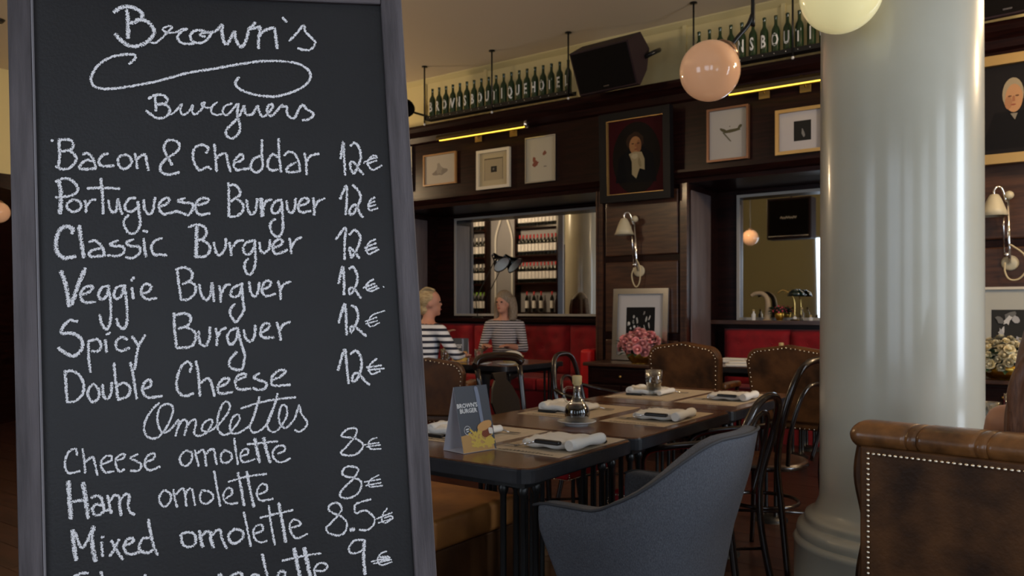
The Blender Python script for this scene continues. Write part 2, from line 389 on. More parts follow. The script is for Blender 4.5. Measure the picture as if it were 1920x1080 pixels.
# chalk handwriting: crop key -> (x, y, scale); one string per written line
CROP = {'a': (0, 0, 4), 'b': (400, 0, 4), 'c': (0, 240, 4), 'd': (400, 240, 4), 'e': (0, 480, 4), 'f': (400, 480, 4), 'g': (0, 720, 3), 'h': (400, 720, 3),
        'i': (80, 240, 6), 'j': (380, 240, 5.3333), 'k': (180, 0, 4.3545), 'l': (240, 730, 5.047), 'm': (560, 800, 3.855), 'n': (100, 860, 4.908), 'o': (340, 920, 5.3333)}
LINES = [
"""k7:255,85 262,200 262,310;150,100 200,65 270,55 330,75 375,110 370,150 330,175 285,190;330,165 390,165 450,205 475,260 450,310 400,355 320,380 260,370 200,325 160,280
k4:445,348 490,350 540,310 590,260 620,225 590,215 545,240 580,265 650,265 700,240 745,235
k5:745,235 690,265 665,310 700,350 760,360 800,355;920,270 870,250 800,255 770,300 800,345 860,350 910,320 940,270 900,265 860,275 850,290 890,300
k6:940,270 985,250 1030,205 1030,270 1050,355 1080,350 1130,260 1140,320 1170,375 1200,375 1235,300 1250,240 1300,185;1260,240 1320,225 1340,225 1330,300 1325,395;1335,290 1370,255 1450,230 1465,280 1480,395
k5:1525,145 1555,180;1580,335 1640,270 1695,210 1710,260 1760,310 1790,350 1760,400 1700,410 1650,395""",
"""b5:-158,480 -146,440 -150,410""",
"""a5:970,480 1015,440 1000,410 920,412 820,435 730,500 685,580 700,640 760,665 850,665 1000,645 1200,605 1400,550 1600,517 1800,482 2000,458 2200,470 2300,515 2330,570 2300,630 2220,680 2100,718 2020,725 1900,708 1800,670 1765,625 1790,580""",
"""k5:485,785 490,905;430,805 490,775 550,780 585,815 560,845 500,855;540,845 590,870 600,920 560,960 500,965 450,935 410,905
k4:600,935 640,920 700,850 690,900 710,938 755,915 790,860 785,910 812,935 860,895 890,840 862,850 880,872 930,880 990,835;990,835 950,870 945,920 990,940 1030,930;1110,845 1050,870 1035,920 1070,940 1120,890 1150,850
b5:190,780 180,860 200,940 190,1000 140,1040 95,1010 110,960 180,890 215,830 232,795 240,850 265,865 300,850 330,795 345,840 365,872 400,860 440,815 445,785 415,790 402,830 415,865 450,862 495,810 525,785 510,800 550,802 552,845 578,882 610,882 640,825 670,785 700,820 750,852 738,882 700,900 670,902""",
"""i5:185,125 190,250 190,350 175,440;185,140 250,130 320,140 345,190 320,240 215,265;300,255 350,290 380,350 350,410 290,455 220,465 150,435;100,140 112,147;455,300 500,285 550,320 580,390 600,455;545,370 500,360 440,400 415,450 480,465 600,455;735,290 680,305 640,350 640,410 700,430 805,425;900,305 850,340 855,410 890,455 940,455 1000,400 990,340 940,305 890,310;1040,290 1055,370 1065,455;1065,350 1110,310 1155,305 1170,380 1190,475;1455,415 1430,365 1390,300 1365,220 1400,150 1460,135 1530,170 1530,240 1480,290 1400,340 1330,420 1330,490 1380,520 1460,520 1535,500;1840,280 1865,230 1800,190 1720,220 1690,300 1710,400 1760,475 1810,460 1860,440 1895,465
j5:118,165 130,300 140,435;140,300 190,260 235,265 255,350 280,435;315,350 380,330 410,290 380,265 330,310 310,370 340,420 400,415 465,405;595,120 590,250 600,380 570,430 520,440 480,390 510,310 580,280;760,110 765,280 785,440;750,290 700,265 655,330 655,400 700,425 750,415;815,275 860,240 920,260 960,340 975,430;930,345 880,370 835,420 870,445 970,435;1020,255 1035,350 1040,465;1030,350 1080,280 1160,258
j5:1380,305 1405,140 1415,300 1425,470;1480,180 1520,150 1565,200 1580,290 1560,370 1510,455 1480,400 1480,345 1520,350 1560,410 1605,465
j4:1740,285 1700,280 1650,340 1680,410 1720,415 1790,375;1610,350 1680,310 1745,300;1640,360 1740,325""",
"""i7:180,590 205,700 205,850 195,960
i5:150,605 230,570 310,580 380,640 395,700 350,750 270,770 150,780;340,805 280,850 285,910 350,945 420,910 435,870 400,820 340,805;475,820 490,870 487,950;490,880 540,820 595,805;655,570 675,760 680,965;505,680 650,675 865,682;740,815 755,900 790,950 830,930 850,800 865,880 895,970;1045,790 980,795 930,860 940,925 1000,940 1060,900 1075,830;1135,810 1150,920 1195,970 1240,930 1265,785;1330,880 1400,850 1425,800 1370,795 1310,860 1320,930 1370,970 1510,935;1600,790 1520,820 1600,840 1680,850 1690,900 1650,975 1590,965 1510,935;1740,870 1820,850 1870,810 1800,790 1730,840 1725,920 1770,975 1880,960
c5:1037,555 1045,640 1050,730 1010,790 960,780 930,720 940,680 965,655
j5:260,550 262,720 262,880;265,575 320,570 370,620 370,670 330,700 285,735;340,705 400,760 405,820 360,870 300,888 255,880;440,720 455,820 490,865 530,820 545,710;610,780 640,730 690,715;790,720 730,735 690,800 710,855 770,830 795,740;840,730 850,810 880,850 915,820 930,705;960,780 1030,760 1060,720 1010,700 960,760 960,820 1000,845 1080,830;1105,700 1115,780 1115,870;1120,790 1160,730 1220,705
j8:582,710 595,800 595,880
d5:515,570 520,680 520,770 490,815 450,800 425,740 440,700 465,685
j5:1375,710 1435,580 1440,720 1430,865;1500,570 1550,620 1580,690 1560,760 1510,850 1470,860 1480,800 1530,770 1570,850 1600,895
j4:1720,695 1680,720 1655,780 1670,820 1700,820 1750,800;1660,760 1720,735;1660,785 1730,770""",
"""c7:540,790 545,755 490,740 440,780 420,860 430,930 480,975 565,965;595,735 610,850 630,970
c5:670,855 710,845 750,870 775,910 785,960;750,905 700,915 670,940 690,965 780,958;885,845 830,870 850,885 920,890 930,930 880,960 810,955;1000,835 950,860 980,885 1040,890 1050,930 1000,975 945,970;1080,830 1085,900 1095,965;1075,770 1105,780;1215,825 1160,850 1135,900 1160,950 1200,950 1250,955
c7:1475,740 1475,850 1470,960
c5:1415,745 1470,725 1530,740 1550,790 1520,830 1480,845;1510,835 1570,880 1570,930 1530,965 1460,965;1605,860 1620,930 1650,955 1690,900 1695,830;1720,860 1730,900 1735,955;1740,900 1780,850 1825,845
d5:300,845 250,860 225,900 240,945 280,940 310,880 310,840;310,845 315,950 318,1000 300,1070 270,1100 240,1070 235,1020 260,980;345,860 355,920 385,935 420,900 425,840;450,900 500,880 520,850 490,835 450,870 450,920 480,945 555,915;570,830 580,880 585,940;585,900 610,850 660,820
d5:920,835 990,750 985,860 985,985;1020,800 1060,765 1100,810 1090,880 1040,970 1030,950 1020,900 1050,920 1095,975
d4:1215,835 1170,860 1150,910 1170,945 1240,910;1135,900 1190,875 1220,865;1140,920 1225,895""",
"""e7:460,115 495,220 520,375;640,95 590,210 540,360
e5:610,290 670,270 695,230 640,235 605,290 630,345 715,345;820,225 770,235 740,290 760,325 800,300 815,230;815,235 830,350 830,480 800,550 765,510 750,440;930,220 880,235 855,280 870,320 910,300 930,230;935,220 950,350 955,480 930,545 890,520 875,470;990,240 1000,320;985,185 1005,160;1060,285 1110,270 1135,230 1095,210 1060,250 1070,300 1110,325 1175,315
e5:1330,95 1340,200 1360,325;1320,105 1380,85 1440,120 1430,180 1370,210;1410,190 1465,220 1460,280 1410,325 1360,330;1495,215 1510,290 1550,330 1580,290 1590,200 1605,340
f5:45,225 55,280 55,345;60,280 90,225 125,215;210,210 150,240 130,290 160,310 200,280 215,205;215,205 220,320 230,400 200,460 165,495 130,440 130,400 160,360;270,195 280,270 310,305 335,270 345,200;370,250 420,230 430,195 390,190 365,250 390,300 465,285;485,190 500,240 505,325;505,250 530,210 580,195
f5:940,205 970,80 980,180 980,290;1020,95 1050,85 1080,150 1070,220 1030,285 1020,250 1050,240 1105,315
f4:1200,175 1160,200 1145,240 1180,265 1240,240;1125,240 1210,205;1150,255 1225,225
f2:1273,228 1280,235""",
"""e6:580,490 520,485 470,540 470,580 540,580 600,610 620,670 590,730 540,750 480,720 440,690
e5:665,640 665,750 680,870;665,640 730,625 760,670 740,710 690,715;790,630 800,720;800,590 825,575;955,625 910,610 870,650 880,700 920,710 970,690;990,605 1035,665;1090,595 1040,680 1010,850
e5:1305,430 1310,550 1325,685;1300,450 1380,430 1430,460 1410,520 1340,545;1390,530 1460,570 1465,630 1430,680 1330,690;1490,565 1500,650 1540,675 1570,620 1575,535;1620,545 1630,600 1625,670;1630,610 1660,555 1695,540
f5:180,540 130,560 105,610 130,665 170,630 185,560 185,540;185,550 210,660 235,740 225,820 200,855 130,835 125,780 175,720;230,555 245,620 280,640 310,600 315,520;365,570 410,545 420,510 380,510 355,560 370,610 455,610;475,500 495,560 505,630;500,560 525,515 575,495
f5:940,500 985,360 995,470 1000,590;1035,375 1070,390 1085,460 1060,530 1035,575 1030,540 1060,530 1145,600
f3:1285,412 1200,440 1160,490 1180,530 1245,500;1140,490 1225,460;1145,510 1230,485""",
"""e5:490,860 495,960 505,1095;485,870 540,860 600,900 630,970 615,1040 560,1090 505,1095;700,960 665,1000 665,1060 700,1095 740,1060 740,1000 700,960;770,965 775,1040 800,1070 830,1040 840,950;855,805 870,950 885,1070;870,980 930,950 975,990 960,1050 885,1080;980,800 1005,930 1025,1070;1075,1000 1130,975 1125,930 1085,950 1070,1010 1110,1060 1215,1050
e5:1425,870 1435,820 1400,795 1350,850 1325,950 1340,1020 1390,1050 1450,1030;1470,790 1490,900 1500,1050;1495,960 1550,920 1580,940 1610,1050;1640,985 1700,955 1715,920 1670,925 1635,980 1650,1030 1745,1020
f5:170,930 235,910 240,885 190,895 165,950 190,1000 280,995;345,880 305,910 340,930 395,950 390,990 345,1005 300,990;440,930 510,900 540,860 490,860 440,910 450,970 575,965
f5:935,855 985,700 1000,820 1015,955;1030,735 1070,710 1105,760 1110,840 1080,920 1045,940 1050,890 1090,880 1130,930 1170,965
f4:1225,770 1180,810 1165,850 1190,885 1250,865;1150,835 1260,820;1160,855 1280,845""",
"""l4:295,130 230,190 165,300 155,390 190,450 250,465 310,430 370,350 420,230 420,160 370,140 310,165 280,250 290,350 330,410 380,395 430,350 480,290 475,350 450,440;465,380 510,300 545,290 560,330 535,435;555,350 600,300 640,290 640,350 625,410 660,440 720,425 760,390 800,310 770,285 720,320 700,370 720,400 780,390 850,340 940,230 965,150 925,115 880,170 845,290 850,370 890,425 950,420 1000,370 1055,290 1040,235 990,270 965,350 980,410 1040,415 1100,380 1170,310 1245,70;1240,100 1190,260 1155,350 1180,405 1240,395 1320,320 1380,170 1415,40;1400,120 1330,280 1325,370 1380,405 1430,370 1500,260 1500,170 1460,150 1430,230 1435,320 1480,365 1520,345 1580,270 1620,150 1640,230 1695,310 1670,370 1620,400 1580,385;1070,180 1250,125 1400,95 1585,75""",
"""g4:435,400 425,365 385,385 365,450 385,500 450,490;465,365 475,430 480,500;480,440 520,410 535,450 548,512;575,450 625,430 625,405 590,410 568,450 590,495 640,490;655,430 695,415 700,395 665,405 650,440 670,490 700,480;775,395 735,415 770,435 795,455 780,485 735,488;820,440 865,420 865,390 830,405 815,450 840,485 900,465
l4:600,590 540,585 490,650 510,710 560,720 600,670 605,600 560,580;630,575 650,650 670,725;650,610 700,575 725,600 740,725;730,620 780,570 815,575 825,640 840,710;920,575 880,620 885,680 930,695 980,660 970,600 910,575;1005,465 1020,580 1040,710;1075,635 1130,610 1135,570 1095,570 1065,620 1090,690 1200,660;1130,520 1280,505 1415,490;1420,610 1480,580 1475,535 1410,540 1370,600 1390,665 1450,690 1535,655
l6:1200,465 1220,570 1245,690;1285,460 1310,570 1345,690
m4:400,80 330,75 310,60 350,20 400,10 420,30 400,80 340,150 305,185 330,205 400,205 455,165 460,120 410,85
m3:565,80 530,90 505,120 520,160 595,160;475,130 580,115;490,145 590,132""",
"""n7:140,210 150,380 165,550;275,225 300,380 320,545
n5:180,395 285,378;350,360 400,340 440,360 460,420 465,470;450,430 400,420 360,460 380,510 430,515 470,480 510,470;500,340 515,420 535,500;520,390 560,340 605,350 610,430 625,520;615,390 660,330 700,340 690,420 700,480 745,515
n4:1020,290 980,340 985,410 1030,440 1075,390 1080,330 1030,290;1105,285 1120,370 1140,445;1125,330 1185,275 1210,310 1225,435;1215,340 1240,285 1275,280 1290,350 1305,430;1370,290 1350,350 1370,405 1420,410 1470,360 1450,310 1380,290;1480,115 1505,260 1535,435;1580,370 1640,330 1640,280 1600,275 1565,330 1580,395 1640,415 1695,405
n5:1700,130 1730,280 1755,430;1780,120 1810,280 1845,440
l4:950,875 1130,825 1310,800
g4:1460,620 1500,600 1500,570 1470,565 1445,610 1465,655 1535,645
m4:400,370 330,355 315,325 345,290 400,290 430,310 400,370 340,430 300,480 310,510 370,515 430,480 455,420 440,385 400,370
m3:580,350 530,375 505,410 520,435 605,425;475,400 590,380;485,425 595,405""",
"""n7:180,660 190,790 210,930;370,625 355,720 365,830 390,940
n5:200,680 270,820 370,630;445,770 455,895;445,725 465,720;535,755 590,850 640,925;605,745 570,820 520,895;665,800 735,760 725,730 680,745 650,810 680,870 740,875 800,855;875,560 895,680 920,790 960,885;880,725 820,740 790,810 810,850 870,865 920,840
n5:1180,720 1190,780 1240,810 1300,790 1310,720 1270,680 1200,685 1170,710;1365,710 1410,670 1450,680;1465,700 1510,655 1540,665 1550,730 1595,825;1670,645 1620,690 1620,750 1670,780 1740,730 1740,670 1680,645
n6:1345,665 1355,730 1375,810;1450,680 1450,740 1475,815
o4:625,215 660,380 695,555;735,430 810,400 810,350 760,345 720,400 735,480 790,515 855,500;875,150 900,350 935,540;790,270 950,230 1115,195;1100,370 1190,340 1170,300 1120,290 1085,350 1105,430 1160,475 1260,430
o6:975,125 1010,320 1045,510
m4:285,640 225,610 220,575 260,550 300,565 310,600 285,640 230,700 200,730 220,770 300,785 345,740 340,680 290,635;520,525 420,555 405,590 415,625 480,605 540,650 545,700 500,745 440,745
m7:375,745 400,740
m3:640,590 610,630 600,670 625,695 680,660 660,645 620,660;565,665 675,620;575,695 670,665""",
"""n5:320,1050 260,1055 200,1080 170,1120 165,1160;440,1040 448,1080 460,1200;840,1072 850,1078
o5:810,635 835,750 880,930;370,850 395,838 410,900;480,870 540,830 600,825 610,900;680,890 720,840 770,850 790,890;950,900 980,815 1030,810 1035,850 960,900
o7:1130,580 1155,720 1195,900;1230,575 1260,720 1300,900
o4:1010,700 1200,655 1395,625;1340,800 1420,800 1460,760 1430,725 1370,730 1330,790 1345,860 1380,900
m4:475,820 410,820 370,860 365,900 400,915 460,890 475,830
m6:475,820 470,950 480,1065
m3:635,900 590,920 570,970 600,1000 675,975;525,975 660,945;540,990 670,960
m5:590,945 650,940;600,965 655,960""",
]
LINES.pop(1)
CHALK = bpy.data.materials.new('chalk'); CHALK.use_nodes = True
nt = CHALK.node_tree; b_ = nt.nodes['Principled BSDF']; b_.inputs['Roughness'].default_value = .95; b_.inputs['Specular IOR Level'].default_value = .1
b_.inputs['Base Color'].default_value = (.93, .9, .92, 1)
tc = nt.nodes.new('ShaderNodeTexCoord'); nz = nt.nodes.new('ShaderNodeTexNoise'); nz.inputs['Scale'].default_value = 620; nz.inputs['Detail'].default_value = 2
nt.links.new(tc.outputs['Object'], nz.inputs[0])
at_ = nt.nodes.new('ShaderNodeAttribute'); at_.attribute_name = 'edge'
mm = nt.nodes.new('ShaderNodeMath'); mm.operation = 'MULTIPLY_ADD'; mm.inputs[1].default_value = .24; mm.inputs[2].default_value = .26
nt.links.new(at_.outputs['Fac'], mm.inputs[0])
gt = nt.nodes.new('ShaderNodeMath'); gt.operation = 'SUBTRACT'; nt.links.new(nz.outputs[0], gt.inputs[0]); nt.links.new(mm.outputs[0], gt.inputs[1])
ml = nt.nodes.new('ShaderNodeMath'); ml.operation = 'MULTIPLY'; ml.inputs[1].default_value = 9; ml.use_clamp = True; nt.links.new(gt.outputs[0], ml.inputs[0])
tr = nt.nodes.new('ShaderNodeBsdfTransparent'); mx = nt.nodes.new('ShaderNodeMixShader')
nt.links.new(ml.outputs[0], mx.inputs[0]); nt.links.new(tr.outputs[0], mx.inputs[1]); nt.links.new(b_.outputs[0], mx.inputs[2])
nt.links.new(mx.outputs[0], nt.nodes['Material Output'].inputs[0])
PXM = (sR-sL)/758          # metres per pixel on the board
for li, ln in enumerate(LINES):
    strokes = []; depth = .0005
    for row in ln.strip().split('\n'):
        key, w = row[0], float(row[1]); ox, oy, sc_ = CROP[key]
        for stq in row[3:].split(';'):
            pts = [tuple(map(float, p.split(','))) for p in stq.split()]
            pts = [bst(ox+x/sc_, oy+y/sc_) for x, y in pts]
            P = crom([Vector((a, 0, b)) for a, b in pts], 7)
            depth += .000004; hw = w*PXM*.6
            P = [P[0]+(P[0]-P[1]).normalized()*hw*.5]+P+[P[-1]+(P[-1]-P[-2]).normalized()*hw*.5]
            strokes.append((P, hw, depth))
    grp = list(range(len(strokes)))          # strokes that touch make one letter
    A = [np.array([(p.x, p.z) for p in st_[0]]) for st_ in strokes]
    for i in range(len(strokes)):
        for j in range(i):
            if grp[i] != grp[j] and np.min(np.sum((A[i][:, None]-A[j][None])**2, 2)) < .0028**2:
                a, b = grp[i], grp[j]; grp = [b if g == a else g for g in grp]
    for g in sorted(set(grp)):
        vs = []; fs = []; eg = []
        for k_, (P, hw, depth) in enumerate(strokes):
            if grp[k_] != g: continue
            base = len(vs)
            for i, p in enumerate(P):
                t = (P[min(i+1, len(P)-1)]-P[max(i-1, 0)]).normalized(); s = Vector((-t.z, 0, t.x))
                ww = hw*random.uniform(.9, 1.12)*(.6 if i in (0, len(P)-1) else 1)
                for k in (-1, 0, 1): vs.append((p.x+s.x*k*ww, -depth, p.z+s.z*k*ww)); eg.append(abs(k))
                if i:
                    a = base+3*i
                    fs += [(a-3, a-2, a+1, a), (a-2, a-1, a+2, a+1)]
        me = bpy.data.meshes.new('chalk_letter'); me.from_pydata(vs, [], fs); me.materials.append(CHALK)
        at2 = me.attributes.new('edge', 'FLOAT', 'POINT'); at2.data.foreach_set('value', [float(e) for e in eg])
        o = bpy.data.objects.new('chalk_letter', me); COL.objects.link(o); o.parent = bd

# ------------------------------------------------------------------ framed pictures and portraits
def plainmat(c): return M('print_%.3f_%.3f_%.3f' % c, c, .7, spec=.12)
def art(name, shapes, parent, y):          # flat print: list of (colour, outline points in x,z)
    bm = B(); mats = []; 
    for i, (c, pts) in enumerate(shapes):
        m = plainmat(c)
        if m not in mats: mats.append(m)
        f = bm.faces.new([bm.verts.new((x, y-.0006*i, z)) for x, z in pts]); f.material_index = mats.index(m)
        if f.normal.y > 0: f.normal_flip()
    return obj(name, bm, mats, parent)
def blob(cx, cz, rx, rz, n=20, a=0, jit=0): 
    out = []
    for k in range(n):
        t = 2*PI*k/n; q = 1+random.uniform(-jit, jit)
        x, z = rx*math.cos(t)*q, rz*math.sin(t)*q
        out.append((cx+x*math.cos(a)-z*math.sin(a), cz+x*math.sin(a)+z*math.cos(a)))
    return out
def frame_bm(w, h, fw, dep, r=.004):
    bm = B()
    for pts in ([(-w/2, -h/2), (w/2, -h/2), (w/2-fw, -h/2+fw), (-w/2+fw, -h/2+fw)], [(w/2, -h/2), (w/2, h/2), (w/2-fw, h/2-fw), (w/2-fw, -h/2+fw)],
                [(w/2, h/2), (-w/2, h/2), (-w/2+fw, h/2-fw), (w/2-fw, h/2-fw)], [(-w/2, h/2), (-w/2, -h/2), (-w/2+fw, -h/2+fw), (-w/2+fw, h/2-fw)]):
        prism(bm, pts, -dep, 0)
    return bm
def picture(label, x0, yt, x1, yb, Y, fm, fw=.03, dep=.035, matc=(.45, .42, .36), shapes=(), tilt=0, name='framed_picture', inner=None, cat='picture', matw=0):
    a = PY(x0, (yt+yb)/2, Y); b = PY(x1, (yt+yb)/2, Y); xm = (x0+x1)/2
    z1 = PY(xm, yt, Y).z; z0 = PY(xm, yb, Y).z
    w, h = b.x-a.x, z1-z0
    t = thing(name, label, cat, ((a.x+b.x)/2, Y, (z0+z1)/2)); t.rotation_euler = (tilt, 0, 0)
    obj('frame', frame_bm(w, h, fw, dep), fm, t)
    if inner: obj('inner_fillet', frame_bm(w-2*fw+.001, h-2*fw+.001, .007, dep*.8), inner, t)
    obj('backing', box(B(), -w/2+.004, w/2-.004, -dep*.3, -.001, -h/2+.004, h/2-.004), plainmat(matc), t)
    if shapes: art('print', shapes(w, h), t, -dep*.3-.001)
    return t
OAK = M('honey_oak_frame', (.3, .15, .05), .4); WFR = M('white_painted_frame', (.6, .56, .48), .45); BRF = M('bronze_frame', (.2, .1, .06), .35, .5)
FY_ = BY-.004
def s_sketch(w, h): return [((.4, .37, .32), [(-w*.3, -h*.3), (w*.3, -h*.3), (w*.3, h*.3), (-w*.3, h*.3)]), ((.2, .18, .16), blob(0, -h*.08, w*.22, h*.12, 14, .1, .3)), ((.26, .24, .21), blob(-w*.02, h*.02, w*.1, h*.16, 12, 0, .3))]
picture('small ink sketch in a honey wood frame, leftmost under the lit brass picture light', 796, 288, 857, 347, FY_, OAK, .018, .03, (.4, .37, .32), s_sketch)
picture('white framed tiny dark print with a wide cream mount, second under the left picture light', 896, 280, 958, 354, FY_, WFR, .035, .035, (.42, .36, .24), lambda w, h: [((.1, .085, .06), [(-w*.28, -h*.28), (w*.28, -h*.28), (w*.28, h*.28), (-w*.28, h*.28)]), ((.33, .28, .19), [(-w*.27, -h*.28), (w*.27, -h*.28), (w*.27, h*.25), (-w*.27, h*.25)]), ((.03, .028, .025), [(-w*.08, -h*.08), (w*.1, -h*.08), (w*.1, h*.07), (-w*.08, h*.07)]), ((.15, .14, .13), blob(0, 0, w*.03, h*.03, 8))])
picture('pale print of small red brown figures beside the man portrait', 987, 256, 1044, 342, FY_, SILVER, .012, .03, (.44, .41, .33), lambda w, h: [((.2, .07, .05), blob(-w*.18, -h*.08, w*.1, h*.06, 12, .3, .3)), ((.22, .08, .05), blob(-w*.22, 0, w*.05, h*.07, 10, 0, .2)), ((.22, .09, .06), blob(w*.12, h*.13, w*.05, h*.05, 10, -.5, .3)), ((.2, .18, .16), blob(w*.14, -h*.16, w*.06, h*.012, 8))])
picture('narrow edge of a pale framed picture half hidden by the chalkboard', 715, 280, 775, 362, FY_, SILVER, .015, .03, (.4, .38, .34), s_sketch)
picture('pale drawing of a lobster like creature in a bronze frame, under the large globe', 1328, 202, 1406, 302, FY_, BRF, .02, .045, (.44, .42, .4), lambda w, h: [((.1, .09, .05), blob(w*.1, h*.06, w*.22, h*.03, 14, .08, .2)), ((.1, .09, .05), blob(-w*.12, h*.08, w*.1, h*.03, 10, -.5, .2)), ((.1, .09, .05), blob(w*.28, h*.12, w*.06, h*.03, 10, .9, .2)), ((.13, .12, .08), [(-w*.14, h*.04), (-w*.1, h*.04), (w*.08, -h*.14), (w*.05, -h*.14)]), ((.13, .12, .08), blob(w*.04, h*.14, w*.015, h*.012, 6))])
picture('small black photo in a wide white mount and gilt frame, beside the column', 1456, 203, 1548, 288, FY_, GILT, .03, .045, (.5, .48, .5), lambda w, h: [((.02, .02, .02), [(-w*.13, -h*.22), (w*.22, -h*.22), (w*.22, h*.22), (-w*.13, h*.22)]), ((.2, .2, .2), blob(w*.06, -h*.05, w*.03, h*.1, 10, .2, .3))])
def s_man(w, h):
    return [((.035, .004, .006), [(-w*.38, -h*.41), (w*.38, -h*.41), (w*.38, h*.41), (-w*.38, h*.41)]), ((.008, .006, .005), blob(0, -h*.02, w*.34, h*.4, 32)),
            ((.004, .004, .005), [(-w*.3, -h*.28), (w*.28, -h*.3), (w*.24, 0), (w*.1, h*.1), (-w*.08, h*.1), (-w*.24, 0)]), ((.03, .016, .01), blob(-w*.015, h*.17, w*.125, h*.1, 16, 0, .08)),
            ((.3, .15, .065), blob(-w*.01, h*.12, w*.085, h*.1, 20)), ((.22, .1, .045), blob(w*.04, h*.11, w*.035, h*.07, 12)), ((.05, .025, .015), blob(-w*.045, h*.14, w*.02, h*.007, 8)), ((.05, .025, .015), blob(w*.035, h*.14, w*.02, h*.007, 8)),
            ((.24, .1, .05), [(-w*.012, h*.14), (w*.012, h*.14), (w*.018, h*.105), (-w*.016, h*.105)]), ((.17, .04, .03), blob(0, h*.075, w*.025, h*.006, 8)),
            ((.3, .25, .15), [(-w*.1, h*.03), (-w*.02, h*.05), (w*.08, h*.04), (w*.12, -h*.04), (w*.12, -h*.16), (w*.05, -h*.14), (0, -h*.25), (-w*.06, -h*.2), (-w*.06, -h*.06)]), ((.4, .34, .22), blob(-w*.02, h*.0, w*.05, h*.03, 10, .3, .2)), ((.22, .18, .1), blob(w*.05, -h*.08, w*.02, h*.06, 10, .2, .2))]
p1 = picture('dark oil portrait of a man with a cream cravat in a deep black frame', 1131, 209, 1263, 377, BY-.10, M('black_portrait_frame', (.006, .006, .008), .42, spec=.15), .075, .085, (.035, .004, .006), s_man, tilt=.03, name='portrait_painting', inner=GILT, cat='painting')
def s_old(w, h):
    return [((.012, .011, .013), blob(0, 0, w*.4, h*.41, 32)), ((.007, .007, .009), [(-w*.36, -h*.36), (w*.36, -h*.36), (w*.2, -h*.02), (-w*.2, -h*.02)]), ((.3, .25, .17), blob(0, h*.14, w*.115, h*.15, 20)),
            ((.42, .23, .12), blob(w*.01, h*.1, w*.095, h*.13, 20)), ((.34, .17, .09), blob(-w*.05, h*.06, w*.04, h*.06, 12)), ((.12, .06, .035), blob(-w*.035, h*.12, w*.022, h*.008, 8)), ((.12, .06, .035), blob(w*.045, h*.12, w*.022, h*.008, 8)),
            ((.32, .14, .08), [(0, h*.12), (w*.018, h*.12), (w*.024, h*.07), (-w*.01, h*.07)]), ((.25, .07, .05), blob(w*.005, h*.04, w*.03, h*.007, 8)), ((.2, .18, .15), [(-w*.03, -h*.04), (w*.05, -h*.04), (w*.02, -h*.1)])]
picture('gilt framed oil portrait of a grey haired sitter, right of the column', 1815, 104, 1990, 306, BY-.10, GILT, .075, .085, (.012, .011, .013), s_old, tilt=.03, name='portrait_painting', cat='painting')
def s_band(w, h):
    L = [((.5, .5, .52), [(-w*.37, -h*.4), (w*.37, -h*.4), (w*.37, h*.4), (-w*.37, h*.4)]), ((.01, .01, .011), [(-w*.26, -h*.3), (w*.26, -h*.3), (w*.26, h*.24), (-w*.26, h*.24)])]
    for i in range(22): L.append((random.choice([(.4, .4, .4), (.22, .22, .22), (.6, .6, .6)]), blob(random.uniform(-.22, .22)*w, random.uniform(-.2, .16)*h, w*random.uniform(.008, .022), h*random.uniform(.015, .05), 8, random.uniform(-.3, .3), .3)))
    return L
pt = PY(1203, 600, BY-.06)
picture('black and white photo in a wide silver frame standing behind the pink roses', 1151, 541, 1254, 676, BY-.06, SILVER, .055, .03, (.45, .44, .43), s_band, tilt=-.06, name='framed_photo')
def s_bw(w, h):
    L = [((.03, .03, .03), [(-w*.3, -h*.32), (w*.34, -h*.32), (w*.34, h*.26), (-w*.3, h*.26)])]
    for i in range(16): L.append((random.choice([(.4, .4, .42), (.55, .55, .55), (.15, .15, .15)]), blob(random.uniform(-.24, .28)*w, random.uniform(-.26, .2)*h, w*random.uniform(.03, .07), h*random.uniform(.02, .07), 9, random.uniform(-1, 1), .35)))
    return L
picture('large black and white photo with a white mount behind the cream roses', 1838, 538, 1946, 716, BY-.06, WFR, .02, .03, (.42, .43, .4), s_bw, tilt=-.05, name='framed_photo')

# brass picture lights
def picture_light(label, xa, xb, y, arms):
    Y = BY-.22
    a = PY(xa, y, Y); b = PY(xb, y, Y); t = thing('picture_light', label, 'lamp', ((a.x+b.x)/2, Y, a.z)); w = (b.x-a.x)/2
    hood = [(-.045, -.012), (-.05, .02), (-.03, .05), (.02, .055), (.045, .03), (.045, -.012), (.038, -.012), (.036, .02), (.015, .044), (-.025, .04), (-.04, .016), (-.038, -.012)]
    obj('hood', prof_x(B(), hood, -w, w), M('bronze_hood', (.06, .04, .015), .35, .7), t)
    obj('light_tube', tube(B(), [(-w+.02, 0, 0), (w-.02, 0, 0)], .013, 10), M('warm_tube', (1, .7, .15), .4, emit=2.6, ecol=(1, .62, .06)), t)
    for s in arms:
        obj('bracket', tube(B(), [(s*w, .02, .05), (s*w, .08, .085), (s*w, .14, .06), (s*w, .215, .0)], .008, 8, 4), BRASS, t)
        obj('wall_plate', bbox(s*w-.05, s*w+.05, .2, .218, -.04, .03, .004), BRASS, t)
    obj('end_cap', lathe(B(), [(0, -.012), (.04, -.012), (.045, 0), (.04, .012), (0, .012)], 20, (w+.01, 0, .02), axis=Vector((1, 0, 0))), CHROME, t)
    return t
picture_light('brass picture light glowing yellow over the three small pictures by the chalkboard', 822, 986, 263, (-.3, .5))
picture_light('brass picture light glowing yellow between the hanging globe and the column', 1363, 1560, 177, (-.4, .4))

